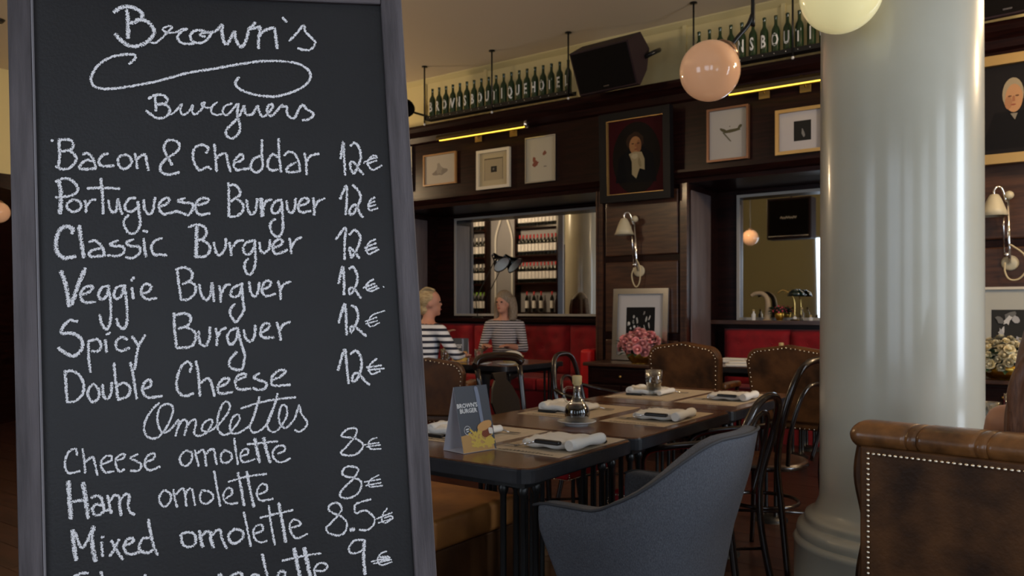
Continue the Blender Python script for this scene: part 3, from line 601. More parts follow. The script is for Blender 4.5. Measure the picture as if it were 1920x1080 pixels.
# ------------------------------------------------------------------ hanging rows of green bottles
BPROF = [(r, z*1.16) for r, z in [(0, 0), (.036, 0), (.0385, .006), (.0385, .19), (.034, .21), (.018, .235), (.0145, .25), (.0145, .295), (.0165, .297), (.0165, .31), (0, .31)]]
def bottle_row(n0, xs0, dx, Y, z, word, rods, side):
    x1 = xs0+dx*(len(word)-1)
    r = thing('hanging_shelf', 'black iron hanging shelf holding the %s row of lettered green bottles' % side, 'shelf', ((xs0+x1)/2, Y, z)); w = (x1-xs0)/2+.07
    obj('tray', box(box(box(B(), -w, w, -.05, .05, -.012, 0), -w, w, -.052, -.048, -.012, .03), -w, w, .048, .052, -.012, .03), IRON, r)
    for xr in rods:
        q = xr-(xs0+x1)/2
        obj('rod', tube(B(), [(q, -.058, -.05), (q, -.058, CZ-z)], .009, 8), IRON, r)
        obj('finial', ell(B(), (q, -.058, -.06), (.014, .014, .014), 10, 8), WHITE, r)
        obj('ceiling_plate', lathe(B(), [(0, 0), (.035, 0), (.035, -.01), (0, -.012)], 14, (q, -.058, CZ-z)), IRON, r)
    studs = B()
    for i in range(len(word)): ell(studs, (xs0+dx*i-(xs0+x1)/2, -.054, .008), (.006, .004, .006), 8, 6)
    obj('studs', studs, CHROME, r, kind='stuff')
    me = None
    for i, ch in enumerate(word):
        t = thing('green_bottle', 'green glass bottle lettered %s, %s, in the %s hanging row' % (ch, ('between letters %s and %s' % (word[i-1], word[i+1])) if 0 < i < len(word)-1 else 'at the row end', side), 'bottle', (xs0+dx*i, Y, z+.002), group='lettered green bottles in the %s row' % side)
        if me is None: o = obj('glass', lathe(B(), BPROF, 18), GREENG, t); me = o
        else: o = me.copy(); COL.objects.link(o); o.parent = t
        bm = text_bm(ch, .14, .003); bm.transform(Matrix.Diagonal((.56, 1, 1.15, 1)))
        for v in bm.verts: v.co.y = -math.sqrt(max(0, .0395**2-min(abs(v.co.x), .038)**2))-.0008+v.co.y
        bm.transform(Matrix.Translation((0, 0, .13))); obj('letter', bm, WHITE, t)
YB = 7.2
za = PY(811, 224, YB).z
bottle_row(0, PY(811, 200, YB).x, .1055, YB, za, 'BROWNSBOUTIQUEHOTEL', [PY(802, 200, YB).x, PY(928, 200, YB).x, PY(1071, 180, YB).x], 'left')
xN = PY(1391, 100, YB).x
zb = PY(1391, 116, YB).z
bottle_row(0, xN-4*.1035, .1035, YB, za, 'BROWNSBOUTIQUEHOTEL', [PY(1305, 100, YB).x, PY(1490, 100, YB).x, PY(1490, 100, YB).x+1.0], 'right')

# ------------------------------------------------------------------ loudspeakers under the ceiling
def loudspeaker(label, loc, rot):
    t = thing('loudspeaker', label, 'speaker', loc); t.rotation_euler = rot
    side = [(-.2, -.2), (-.2, .22), (.06, .24), (.16, .06), (.02, -.12), (-.16, -.22)]
    bm = prof_x(B(), side, -.34, .34)
    obj('cabinet', bm, SPKB, t)
    obj('grille', bbox(-.32, .32, -.212, -.199, -.185, .205, .004), SPK, t)
    obj('badge', box(B(), -.03, .03, -.2145, -.212, -.16, -.148), SILVER, t)
    obj('bracket', tube(B(), [(.33, .05, .0), (.42, .07, .02), (.42, .2, .02)], .022, 8, 3), IRON, t)
    return t
c = PY(1150, 122, 7.03)
loudspeaker('large black loudspeaker tilted down above the cravat portrait', (c.x, 7.03, c.z-.0), (.45, 0, -.08))
c = PY(1880, 5, 7.03)
loudspeaker('second black loudspeaker above the gilt portrait, right of the column', (c.x+.05, 7.03, c.z+.14), (.45, 0, -.08))
c = PY(772, 196, 7.05)
t = thing('spotlight', 'small black spotlight just past the chalkboard edge beside the bottle row', 'lamp', (c.x-.1, 7.05, c.z))
obj('housing', lathe(B(), [(0, -.14), (.05, -.13), (.09, .02), (.1, .12), (.085, .12), (.07, .02), (0, 0)], 18, axis=Vector((.6, -.5, -.5))), SPK, t)
obj('bracket', tube(B(), [(0, 0, 0), (0, .1, -.05), (0, .56, -.05)], .014), IRON, t)

# ------------------------------------------------------------------ globe pendants
OPAL = M('warm_opal_glass', (.62, .36, .22), .12, coat=.8, emit=.22, ecol=(1, .5, .25))
OPALY = M('yellow_opal_glass', (.75, .66, .36), .12, coat=.8, emit=.42, ecol=(1, .86, .42))
def globe(label, c, R, m, armpath, capdir, extra=None):
    t = thing('globe_lamp', label, 'lamp', c); d = Vector(capdir).normalized()
    obj('glass_globe', ell(B(), (0, 0, 0), (R, R, R), 48, 32), m, t)
    obj('collar', lathe(B(), [(0, R*1.14), (R*.2, R*1.14), (R*.3, R*1.08), (R*.44, R*.98), (R*.46, R*.9), (R*.46, R*.87), (R*.4, R*.88), (0, R*.9)], 28, axis=d), M('dark_bronze', (.3, .19, .13), .25, .8), t)
    obj('arm', tube(B(), armpath, .011*R/.15, 10, 6), IRON, t)
    obj('ceiling_rose', lathe(B(), [(0, -.03), (.04, -.03), (.06, -.005), (.06, 0), (0, 0)], 20, armpath[-1]), IRON, t)
    return t
g = PD(1331, 133, 4.0)
def rel(px, py, d, c): return tuple(PD(px, py, d)-c)
R1 = 56/1500*4/math.sqrt(1+.25**2)*1.03
top = PD(1412, 0, 4.0)
globe('peach glowing glass globe lamp on a bent black arm in front of the green bottles', g, R1, OPAL, [rel(1369, 88, 4, g), rel(1385, 68, 4, g), rel(1402, 48, 4, g), rel(1410, 28, 4, g), rel(1412, 5, 4, g), (top.x-g.x, top.y-g.y, CZ-g.z)], rel(1369, 88, 4, g))
g = PD(1577, -14, 2.86)
globe('large yellow glowing glass globe lamp at the top beside the column', g, 79/1500*2.86/math.sqrt(1+.41**2)*1.02, OPALY, [(0, 0, .15), (0, 0, .4), (0, 0, CZ-g.z)], (0, 0, 1))
g = PD(-3, 398, 8.0)
globe('small peach globe lamp peeping out at the far left of the chalkboard', g, .105, OPAL, [(0, 0, .1), (0, 0, .4), (0, 0, CZ-g.z)], (0, 0, 1))
FILLG = M('added_fill_glow', (1, .75, .45), .3, emit=135, ecol=(1, .72, .42))  # warm fill globes added out of view to brighten ceiling and walls
for (x, y, z), lab in (((-5.2, 2.6, 3.15), 'added fill light globe over the middle of the room, behind the chalkboard'), ((-8.3, 6.0, 3.0), 'added fill light globe deep in the left corner of the room'),
                       ((.6, 5.6, 3.2), 'added fill light globe outside the view beyond the leather armchair'), ((2.0, 6.0, 3.1), 'added fill light globe in the right rear corner')):
    globe(lab, Vector((x, y, z)), .13, FILLG, [(0, 0, .14), (0, 0, .3), (0, 0, CZ-z)], (0, 0, 1))
g = Vector((-5.15, 1.44, 2.62))
globe('peach globe lamp seen only in the right alcove mirror', g, .15, OPAL, [(0, 0, .15), (0, 0, .4), (0, 0, CZ-g.z)], (0, 0, 1))

# ------------------------------------------------------------------ mirrors
def mirror(label, x0, x1, z0, z1):
    Y = BY+AD-.01; fw = .028
    t = thing('wall_mirror', label, 'mirror', ((x0+x1)/2, Y, (z0+z1)/2)); w, h = x1-x0, z1-z0
    obj('frame', frame_bm(w, h, fw, .022), MFRAME, t)
    obj('mirror_glass', box(B(), -w/2+fw*.6, w/2-fw*.6, -.014, -.006, -h/2+fw*.6, h/2-fw*.6), MIRR, t)
    return t
mirror('wide wall mirror reflecting wine racks above the left red banquette', -6.79, -4.5, 1.18, 2.46)
mirror('wall mirror in the right alcove above the red banquette by the column', -2.965, -1.2, 1.15, 2.45)

# ------------------------------------------------------------------ adjustable wall lamps
def wall_lamp(label, bx, by_, sx, s=1.0):
    p = PY(bx, by_, BY-.02); t = thing('wall_lamp', label, 'lamp', (p.x, BY-.022, p.z))
    obj('wall_plate', lathe(B(), [(0, 0), (.06, 0), (.06, .012), (.05, .02), (0, .022)], 24, axis=Vector((0, -1, 0))), ENAMEL, t)
    obj('arm', tube(B(), [(0, -.03, 0), (0, -.06, .05), (-.01, -.09, .5)], .011, 10), CHROME, t)
    obj('second_arm', tube(B(), [(-.035, -.06, .06), (-.04, -.1, .46)], .006, 8), CHROME, t)
    obj('knob', ell(B(), (0, -.1, .52), (.033, .033, .033), 14, 10), ENAMEL, t)
    obj('joint', ell(B(), (-.02, -.065, .06), (.022, .022, .022), 12, 8), CHROME, t)
    sh = Vector((-.095, -.15, .36))
    obj('lamp_shade', lathe(B(), [(.015, .17), (.03, .165), (.05, .13), (.08, .05), (.098, 0), (.094, 0), (.076, .05), (.046, .125), (.02, .15)], 28, sh), ENAMEL, t)
    obj('shade_lining', lathe(B(), [(.0935, .002), (.0755, .05), (.0455, .122), (0, .14)], 28, sh), ENIN, t)
    obj('neck', tube(B(), [tuple(sh+Vector((0, 0, .16))), tuple(sh+Vector((.0, 0, .2))), tuple(sh+Vector((.02, .01, .225))), tuple(sh+Vector((.05, .03, .21))), (-.02, -.095, .47)], .01, 8, 5), CHROME, t)
    obj('cord', tube(B(), [(-.025, -.07, .03), (-.05, -.07, -.04), (-.035, -.07, -.12), (0, -.07, -.165), (.035, -.07, -.12), (.045, -.07, -.03), (.03, -.06, .05), (0, -.08, .12)] if s == 1 else [(-.03, -.07, .0), (-.03, -.07, -.07), (0, -.07, -.13), (.06, -.07, -.13), (.11, -.07, -.06), (.1, -.07, .05), (.03, -.08, .12), (0, -.08, .14)], .007, 8, 5), CORD, t)
    return t
wall_lamp('cream shaded chrome wall lamp above the silver framed photo', 1199, 508, 0)
wall_lamp('cream shaded chrome wall lamp under the gilt portrait at the right', 1894, 493, 0, 2)

# ------------------------------------------------------------------ consoles with rose bowls
def console(label, xa, xb, ztop=.735):
    t = thing('console_table', label, 'table', ((xa+xb)/2, BY-.28, 0)); w = (xb-xa)/2
    obj('tabletop', bbox(-w-.03, w+.03, -.24, .23, ztop-.035, ztop, .008), WOODB, t)
    obj('cabinet', box(B(), -w, w, -.18, .21, .12, ztop-.036), WOOD, t)
    dr = obj('drawer', bbox(-w+.04, w-.04, -.195, -.179, ztop-.2, ztop-.06, .006), WOOD, t)
    k = obj('knob', ell(B(), (0, -.205, ztop-.13), (.014, .016, .014), 10, 8), BRASS, dr)
    for s in (-1, 1): obj('door', bbox(min(s*.01, s*(w-.04)), max(s*.01, s*(w-.04)), -.195, -.179, .16, ztop-.22, .006), WOOD, t)
    for sx in (-1, 1):
        for sy in (-1, 1): obj('foot', bbox(sx*(w-.05)-.025, sx*(w-.05)+.025, sy*.15-.025, sy*.15+.025, 0, .12, .004), WOOD, t)
    return t
console('dark wood console table under the pink roses', -4.05, -3.3)
console('dark wood console table under the cream roses at the right', -.95, -.05, .735)
def rose_mesh(m):
    bm = B()
    for ring, (n, r, h, op) in enumerate(((3, .019, .038, .1), (4, .026, .038, .25), (5, .034, .036, .45), (6, .041, .03, .7))):
        for k in range(n):
            a0 = 2*PI*k/n+ring*.6; g = []
            for i in range(4):
                row = []
                for j in range(3):
                    aa = a0+(i/3-.5)*2*PI/n*1.25; t_ = j/2
                    rr = .006+(r-.006)*math.sin(t_*PI/2)*(1+.12*op*t_); z = h*t_**(1.2)-.01*op*t_**3+(-.004 if i in (0, 3) and j == 2 else 0)
                    q = .0045*t_; row.append(bm.verts.new((rr*math.cos(aa)+random.uniform(-q, q), rr*math.sin(aa)+random.uniform(-q, q), z-.012*op*(j == 2)*(i in (0, 3))-.01*op*t_+random.uniform(-q, q))))
                g.append(row)
            for i in range(3):
                for j in range(2):
                    f = bm.faces.new((g[i][j], g[i+1][j], g[i+1][j+1], g[i][j+1])); f.smooth = True
    ell(bm, (0, 0, .02), (.016, .016, .022), 8, 6)
    me = bpy.data.meshes.new('rose'); bm.to_mesh(me); bm.free(); me.materials.append(m); return me
def leaf_mesh(m):
    bm = B(); a = [bm.verts.new(p) for p in ((0, 0, 0), (.018, .03, .004), (0, .07, -.008), (-.018, .03, .004), (0, .03, -.003))]
    for q in ((0, 1, 4), (1, 2, 4), (2, 3, 4), (3, 0, 4)): bm.faces.new([a[i] for i in q])
    me = bpy.data.meshes.new('leaf'); bm.to_mesh(me); bm.free(); me.materials.append(m); return me
PINK = M('pink_rose_petals', (.72, .28, .29), .7, col2=(.8, .45, .4), nscale=25); IVORY = M('cream_rose_petals', (.6, .54, .36), .7, col2=(.46, .38, .22), nscale=25)
LEAFM = M('rose_leaf', (.03, .07, .03), .6)
ROSEV = {}
def variant(m, f):
    c = m.node_tree.nodes['Principled BSDF']
    k = m.name+'_%d' % int(f*100); base = m.diffuse_color[:3]
    return M(k, tuple(min(1, v*f) for v in base), .7, col2=tuple(min(1, v*f*1.25+.04) for v in base), nscale=25)
def bouquet(label, x, y, z, m, R=.235, n=58, s=1.0, bowl=.13):
    t = thing('rose_bouquet', label, 'flowers', (x, y, z))
    bp = [(0, 0), (bowl*.62, 0), (bowl*.66, .006), (bowl*.95, .05), (bowl*1.05, .09), (bowl*1.0, .13), (bowl*.94, .13), (bowl*.9, .1), (0, .08)]
    bm = lathe(B(), [(r, q*s) for r, q in bp], 10)
    for v in bm.verts: v.co.x *= 1+.04*math.sin(v.co.z*80); 
    obj('gold_bowl', bm, GOLD, t)
    ms = [rose_mesh(m), rose_mesh(variant(m, .72)), rose_mesh(variant(m, 1.2))]; lm = leaf_mesh(LEAFM)
    cen = Vector((0, 0, .15*s))
    for k in range(n):
        ph = math.acos(1-1.25*(k+.5)/n); th = k*2.39996
        d = Vector((math.sin(ph)*math.cos(th), math.sin(ph)*math.sin(th), math.cos(ph)*.82))
        o = bpy.data.objects.new('rose', ms[k*7 % 3]); COL.objects.link(o); o.parent = t
        o.location = cen+d*R*random.uniform(.8, 1.06)
        o.rotation_euler = d.to_track_quat('Z', 'Y').to_euler(); sc = random.uniform(.85, 1.3)*s*R/.235; o.scale = (sc,)*3
    for k in range(30):
        a = random.uniform(0, 2*PI); d = Vector((math.cos(a), math.sin(a), random.uniform(-.3, .5))).normalized()
        o = bpy.data.objects.new('leaf', lm); COL.objects.link(o); o.parent = t; o.location = cen+d*R*.88; o.rotation_euler = d.to_track_quat('Y', 'Z').to_euler(); o.scale = (1.3*s,)*3
    bm = ell(B(), tuple(cen), (R*.74, R*.74, R*.6), 16, 10); obj('foliage_core', bm, M('dark_foliage', (.012, .02, .01), .8), t)
    return t
p = PY(1200, 676, BY-.36)
bouquet('round bouquet of pink roses in a gold bowl', p.x, BY-.36, .737, PINK, .2, 54, 1, .13)
p = PY(1886, 712, BY-.36)
bouquet('round bouquet of cream roses in a gold bowl at the right', p.x, BY-.36, .737, IVORY, .21, 76, .82, .17)

# ------------------------------------------------------------------ red banquettes
def banquette(label, x0, x1, yb, yf, cols, arm=False, ztop=1.08):
    t = thing('banquette', label, 'bench', (x0, yb, 0)); w = x1-x0; dep = yb-yf
    n = cols; pw = w/n; zb = .48
    for i in range(n):            # tufted back pads
        bm = B(); gx, gz = 18, 18; g = []
        for a in range(gx+1):
            row = []
            for b in range(gz+1):
                u, v = a/gx, b/gz
                edge = min(u, 1-u, v, 1-v); y = -.13+(.07 if edge < .001 else (.012 if edge < .06 else 0))
                for (cu, cv) in ((.25, .35), (.75, .35), (.25, .75), (.75, .75), (.5, .55)):
                    dd = math.hypot((u-cu)*pw, (v-cv)*(ztop-zb)); y += .03*math.exp(-(dd/.035)**2)
                row.append(bm.verts.new((i*pw+u*pw*.995, y, zb+v*(ztop-zb))))
            g.append(row)
        for a in range(gx):
            for b in range(gz):
                f = bm.faces.new((g[a][b], g[a+1][b], g[a+1][b+1], g[a][b+1])); f.smooth = True
        bd_ = [g[a][gz] for a in range(gx+1)]
        top2 = [bm.verts.new((v.co.x, 0, v.co.z)) for v in bd_]
        for a in range(gx): bm.faces.new((bd_[a], bd_[a+1], top2[a+1], top2[a]))
        pad = obj('back_pad', bm, RED, t)
        bb = B()
        for (cu, cv) in ((.25, .35), (.75, .35), (.25, .75), (.75, .75), (.5, .55)): ell(bb, (i*pw+cu*pw*.995, -.108, zb+cv*(ztop-zb)), (.012, .008, .012), 8, 6)
        obj('buttons', bb, RED, pad, kind='stuff')
        obj('seat_cushion', bbox(i*pw+.003, (i+1)*pw-.003, -dep, -.07, .36, .5, .03, 3), RED, t, smooth='auto')
    obj('base', box(B(), .01, w-.01, -dep+.02, -.02, 0, .358), M('red_base', (.2, .004, .008), .6), t)
    if arm: obj('armrest', bbox(w-.14, w-.0, -dep-.02, -.14, .05, .84, .04, 3), M('bright_red_leather', (.55, .01, .015), .45), t, smooth='auto')
    return t
banquette('long red velvet banquette under the wide mirror, behind the striped diners', AL1[0]+.02, AL1[1]-.02, BY+AD-.065, BY-.1, 4, True, 1.08)
banquette('red velvet banquette in the alcove by the column', AL2[0]+.12, AL2[1]-.02, BY+AD-.065, BY+.12, 3, False, 1.06)

# ------------------------------------------------------------------ set tables
TX0, TX1 = -2.32, -1.42
def cafe_table(label, y0, y1, x0=TX0, x1=TX1, z=.75, m=TABLEW, rz=0, li=.11, legs=None):
    t = thing('cafe_table', label, 'table', ((x0+x1)/2, (y0+y1)/2, 0), rz)
    w, h = (x1-x0)/2, (y1-y0)/2; r = .06
    def rr(w, h, r, zz0, zz1, bevel):
        bm = B(); pts = []
        for cx, cy, a0 in ((w-r, h-r, 0), (-w+r, h-r, PI/2), (-w+r, -h+r, PI), (w-r, -h+r, 1.5*PI)):
            for k in range(7): pts.append((cx+r*math.cos(a0+k*PI/12), cy+r*math.sin(a0+k*PI/12)))
        f = bm.faces.new([bm.verts.new((a, b, zz0)) for a, b in pts]); ret = bmesh.ops.extrude_face_region(bm, geom=[f])
        for v in ret['geom']:
            if isinstance(v, bmesh.types.BMVert): v.co.z = zz1
        bmesh.ops.recalc_face_normals(bm, faces=bm.faces[:])
        bmesh.ops.bevel(bm, geom=[e for e in bm.edges if abs(e.verts[0].co.z-e.verts[1].co.z) < 1e-5], offset=bevel, segments=2, affect='EDGES')
        return bm
    obj('tabletop', rr(w-.006, h-.006, r-.006, z-.012, z, .002), m, t)
    obj('edge_band', rr(w, h, r, z-.05, z-.004, .004), EDGE, t)
    obj('apron', box(B(), -w+.1, w-.1, -h+.1, h-.1, z-.09, z-.05), BLACKW, t)
    for cx, cy in (legs or [(sx*(w-.11), sy*(h-.11)) for sx in (-1, 1) for sy in (-1, 1)]):
        if True:
            bm = B()
            for ax, ay in ((-.04, -.035), (.04, -.035), (-.04, .04), (.04, .04)):
                lathe(bm, [(0, .03), (.013, .03), (.013, .08), (.011, .1), (.011, .64), (.015, .648), (.018, .66), (.015, .672), (.011, .68), (.011, .70), (0, .70)], 10, (cx+ax, cy+ay, 0))
            box(bm, cx-.06, cx+.06, cy-.055, cy+.06, z-.075, z-.052)
            lathe(bm, [(0, 0), (.1, 0), (.1, .012), (.07, .035), (0, .04)], 20, (cx, cy, 0))
            obj('leg', bm, IRON, t)
    return t
cafe_table('nearest dark wood table with the menu card at its corner', 2.06, 2.80, legs=[(.34, -.26), (.34, .26), (-.34, -.27), (.02, .26)])
cafe_table('middle dark wood table carrying the vinegar cruet', 2.81, 3.84)
cafe_table('furthest of the three joined tables, with the water glass', 3.85, 4.88)
def placemat(label, x0, x1, y0, y1, txt=False, z=.7505):
    t = thing('placemat', label, 'placemat', ((x0+x1)/2, (y0+y1)/2, z), group='kraft paper placemats'); w, h = (x1-x0)/2, (y1-y0)/2
    obj('paper', box(B(), -w, w, -h, h, 0, .0008), KRAFT, t)
    bm = B(); q = -w+.04        # band of small print along the short edge
    while q < w-.05:
        L_ = random.uniform(.006, .016); box(bm, q, q+L_, -h+.022, -h+.022+random.uniform(.008, .014), .0008, .0011); q += L_+.004
    q = -w+.06
    while q < w-.1:
        L_ = random.uniform(.006, .016); box(bm, q, q+L_, -h+.04, -h+.044, .0008, .0011); q += L_+.006
    obj('small_print', bm, INK, t, kind='stuff')
    return t
mats = [('near right', -1.765, -1.45, 2.29, 2.77, 'on the nearest table, under the napkin at its right edge'), ('near left', -2.17, -1.81, 2.31, 2.77, 'on the nearest table, behind the menu card'),
        ('mid right', -1.79, -1.47, 3.16, 3.72, 'on the middle table, right side'), ('mid left', -2.24, -1.86, 3.16, 3.72, 'on the middle table, behind the cruet'),
        ('far right', -1.83, -1.49, 4.06, 4.74, 'on the furthest joined table, right side'), ('far left', -2.27, -1.87, 4.06, 4.74, 'under the water glass')]
def napkin_set(label, x, y, rz, z=.752, side=1):     # side 1: the diner sits at +x
    rz += 0 if side > 0 else PI
    t = thing('folded_napkin', 'white folded napkin '+label, 'napkin', (x, y, z), rz)
    bm = B(); n = 16; g = []
    for i in range(n+1):
        row = []
        for j in range(13):
            u, v = i/n-.5, j/12-.5
            e = math.exp(-((.5-abs(u))/.06)**2)
            row.append(bm.verts.new((u*.2+.006*math.sin(v*7), v*.215+.008*math.sin(u*6), .03+.012*e*(u > 0)+.008*math.sin(u*7+v*9)**2-.006*math.exp(-((.5-abs(v))/.08)**2))))
        g.append(row)
    for i in range(n):
        for j in range(12): f = bm.faces.new((g[i][j], g[i+1][j], g[i+1][j+1], g[i][j+1])); f.smooth = True
    o = obj('linen', bm, NAPK, t); md = o.modifiers.new('s', 'SOLIDIFY'); md.thickness = .022; md.offset = -1
    obj('rolled_edge', tube(B(), [(.095, -.11, .024), (.102, 0, .027), (.094, .112, .024)], lambda q: .019+.003*math.sin(q*9), 12, 5), NAPK, t)
    obj('rolled_edge', tube(B(), [(-.098, -.105, .018), (-.1, 0, .02), (-.094, .108, .018)], .013, 10, 5), NAPK, t)
    f = thing('table_fork', 'black handled fork tucked under the napkin '+label, 'fork', (x, y, z), rz)
    obj('handle', bbox(-.045, .062, -.128, -.102, .022, .037, .006), BLACKW, f)
    bm = tube(B(), [(-.045, -.116, .027), (-.1, -.118, .012), (-.135, -.118, .004)], .004, 6)
    for s_ in (-.127, -.121, -.115, -.109): box(bm, -.185, -.13, s_-.0012, s_+.0012, .003, .006)
    obj('tines', bm, CHROME, f)
    k = thing('table_knife', 'black handled table knife beyond the napkin '+label, 'knife', (x, y, z), rz)
    obj('handle', bbox(-.0, .1, .128, .146, .001, .013, .004), BLACKW, k)
    obj('blade', bbox(-.12, .0, .13, .144, .003, .005, .0008, 1), CHROME, k)
for nm, x0, x1, y0, y1, lab in mats:
    placemat('kraft paper placemat '+lab, x0, x1, y0, y1)
    sd = 1 if 'right' in nm else -1
    napkin_set({'near right': 'on the nearest table by its right edge', 'near left': 'behind the menu card', 'mid right': 'on the middle table right side', 'mid left': 'behind the vinegar cruet',
                'far right': 'on the furthest joined table right side', 'far left': 'beside the water glass'}[nm], (x0+x1)/2+.045*sd, (y0+y1)/2-.03, random.uniform(-.06, .06), side=sd)

def menu_card(label, loc, rz, z):
    t = thing('tent_menu_card', label, 'menu', (loc[0], loc[1], z), rz)       # front face towards local -y
    w, h, d = .078, .228, .11
    bm = B()
    for a, b in (((0, 0), (d/2, h)), ((d/2, h), (d, 0)), ((0, .001), (d, .001))):
        A = [(-w, a[0], a[1]), (w, a[0], a[1]), (w, b[0], b[1]), (-w, b[0], b[1])]
        bm.faces.new([bm.verts.new(p) for p in A])
    o = obj('card', bm, CARDW, t); md = o.modifiers.new('s', 'SOLIDIFY'); md.thickness = .0008; md.offset = 0
    th = math.atan2(d/2, h); L_ = math.hypot(h, d/2)
    Mx = Matrix.Rotation(-th, 4, 'X')      # print plane in x,z leans back with the face
    def put(name, bm, m, k): bm.transform(Mx @ Matrix.Translation((0, -.0007*k-.0008, 0))); return obj(name, bm, m, t)
    def shp(pts, bm=None, y=0):
        bm = bm or B(); f = bm.faces.new([bm.verts.new((x, y, z_)) for x, z_ in pts]); return bm
    put('printed_front', shp([(-w, .001), (w, .001), (w, L_), (-w, L_)]), CARDG, 1)
    put('kraft_box_print', shp([(-w, .001), (w*.9, .001), (w*.75, .075), (-w, .06)]), plainmat((.5, .3, .12)), 2)
    bm = B()
    for i in range(34):
        cx, cz = random.uniform(-.035, .07), random.uniform(.02, .07-.2*abs(0)); a = random.uniform(-1.2, 1.2); l_ = random.uniform(.012, .022); q = Vector((math.cos(a), math.sin(a))); n_ = Vector((-q.y, q.x))*.004
        cx = min(max(cx, -.04), .055)
        shp([(cx+q.x*l_+n_.x, cz+q.y*l_+n_.y), (cx-q.x*l_+n_.x, cz-q.y*l_+n_.y), (cx-q.x*l_-n_.x, cz-q.y*l_-n_.y), (cx+q.x*l_-n_.x, cz+q.y*l_-n_.y)], bm, -.00002*i)
    put('fries_print', bm, plainmat((.62, .44, .1)), 3)
    put('patty_print', shp(blob(.045, .065, .03, .017, 16, .3, .1)), plainmat((.22, .07, .04)), 4)
    put('bun_print', shp(blob(.036, .088, .036, .016, 16, .25, .05)), plainmat((.6, .33, .13)), 5)
    put('sauce_print', shp(blob(.062, .068, .012, .012, 12, .3, .2)), plainmat((.7, .66, .6)), 5.5)
    bm = shp([(.022, .09), (.036, .09), (.034, .2), (.03, .228), (.02, .232), (.014, .226), (.016, .2)]); put('knife_print', bm, plainmat((.22, .25, .33)), 3)
    b1 = text_bm("BROWN'S", .0215, .0005, .0001); b1.transform(Matrix.Translation((-.03, 0, .165))); put('lettering', b1, WHITE, 3)
    b1 = text_bm("BURGER", .0215, .0005, .0001); b1.transform(Matrix.Translation((-.028, 0, .146))); put('lettering', b1, WHITE, 3)
    bm = B()
    for k in range(20):
        a, b = 2*PI*k/20, 2*PI*(k+1)/20; c = (-.045, .078)
        shp([(c[0]+.016*math.cos(a), c[1]+.016*math.sin(a)), (c[0]+.016*math.cos(b), c[1]+.016*math.sin(b)), (c[0]+.0145*math.cos(b), c[1]+.0145*math.sin(b)), (c[0]+.0145*math.cos(a), c[1]+.0145*math.sin(a))], bm)
    shp([(-.053, .079), (-.038, .081), (-.038, .085), (-.053, .083)], bm); shp([(-.051, .072), (-.04, .074), (-.04, .077), (-.051, .075)], bm)
    put('round_emblem', bm, WHITE, 3)
    return t
menu_card('charcoal tent menu card printed with a burger on the nearest table', (-1.745, 2.235), PI/2-.18, .751)

def cruet(label, x, y, z=.751):
    s = thing('saucer', 'white china saucer under the '+label.split(' of ')[0].split(' with ')[0]+(' on the middle table' if 'middle' in label else ' on the alcove table'), 'saucer', (x+.01, y-.02, z))
    obj('dish', lathe(B(), [(0, .004), (.05, .004), (.052, 0), (.045, 0), (.055, .004), (.085, .016), (.086, .018), (.055, .009), (0, .008)], 36), PORC, s)
    t = thing('vinegar_cruet', label, 'bottle', (x, y, z+.009))
    prof = [(0, 0), (.038, .0), (.048, .008), (.055, .03), (.056, .045), (.05, .068), (.034, .088), (.022, .105), (.0165, .125), (.015, .165)]
    obj('glass_flask', lathe(B(), prof+[(.0135, .165), (.0145, .125), (.02, .105)], 32), GLASS, t)
    obj('vinegar', lathe(B(), [(0, .003), (.037, .003), (.0465, .01), (.0535, .03), (.0545, .045), (.0485, .067), (.044, .074), (0, .074)], 32), VINE, t)
    obj('cork_stopper', lathe(B(), [(0, .16), (.014, .16), (.0205, .168), (.0215, .2), (.019, .204), (0, .204)], 24), CORK, t)
    obj('handle', tube(B(), [(-.018, -.008, .15), (-.04, -.02, .15), (-.052, -.026, .13), (-.048, -.024, .1), (-.036, -.018, .086)], .005, 10, 6), GLASS, t)
    return t
cp = PZ(1082, 793, .755)
cruet('glass cruet of dark vinegar with a pale cork on the middle table', cp.x, cp.y)
def tumbler(label, x, y, z, h=.11, r=.043, water=0, grp=None):
    t = thing('water_glass', label, 'glass', (x, y, z), group=grp)
    bm = lathe(B(), [(0, 0), (r*.74, 0), (r*.78, .004), (r*.86, h*.45), (r*.95, h*.55), (r, h), (r*.94, h), (r*.86, h*.56), (r*.7, .012), (0, .01)], 10)
    obj('tumbler', bm, GLASS, t)
    if water: obj('water', lathe(B(), [(0, .0115), (r*.68, .0125), (r*.8, water), (0, water)], 10), WATER, t)
    return t
gp = PZ(1226, 741, .751)
tumbler('faceted water glass half full on the furthest joined table', gp.x, gp.y, .752, .148, .052, .07)

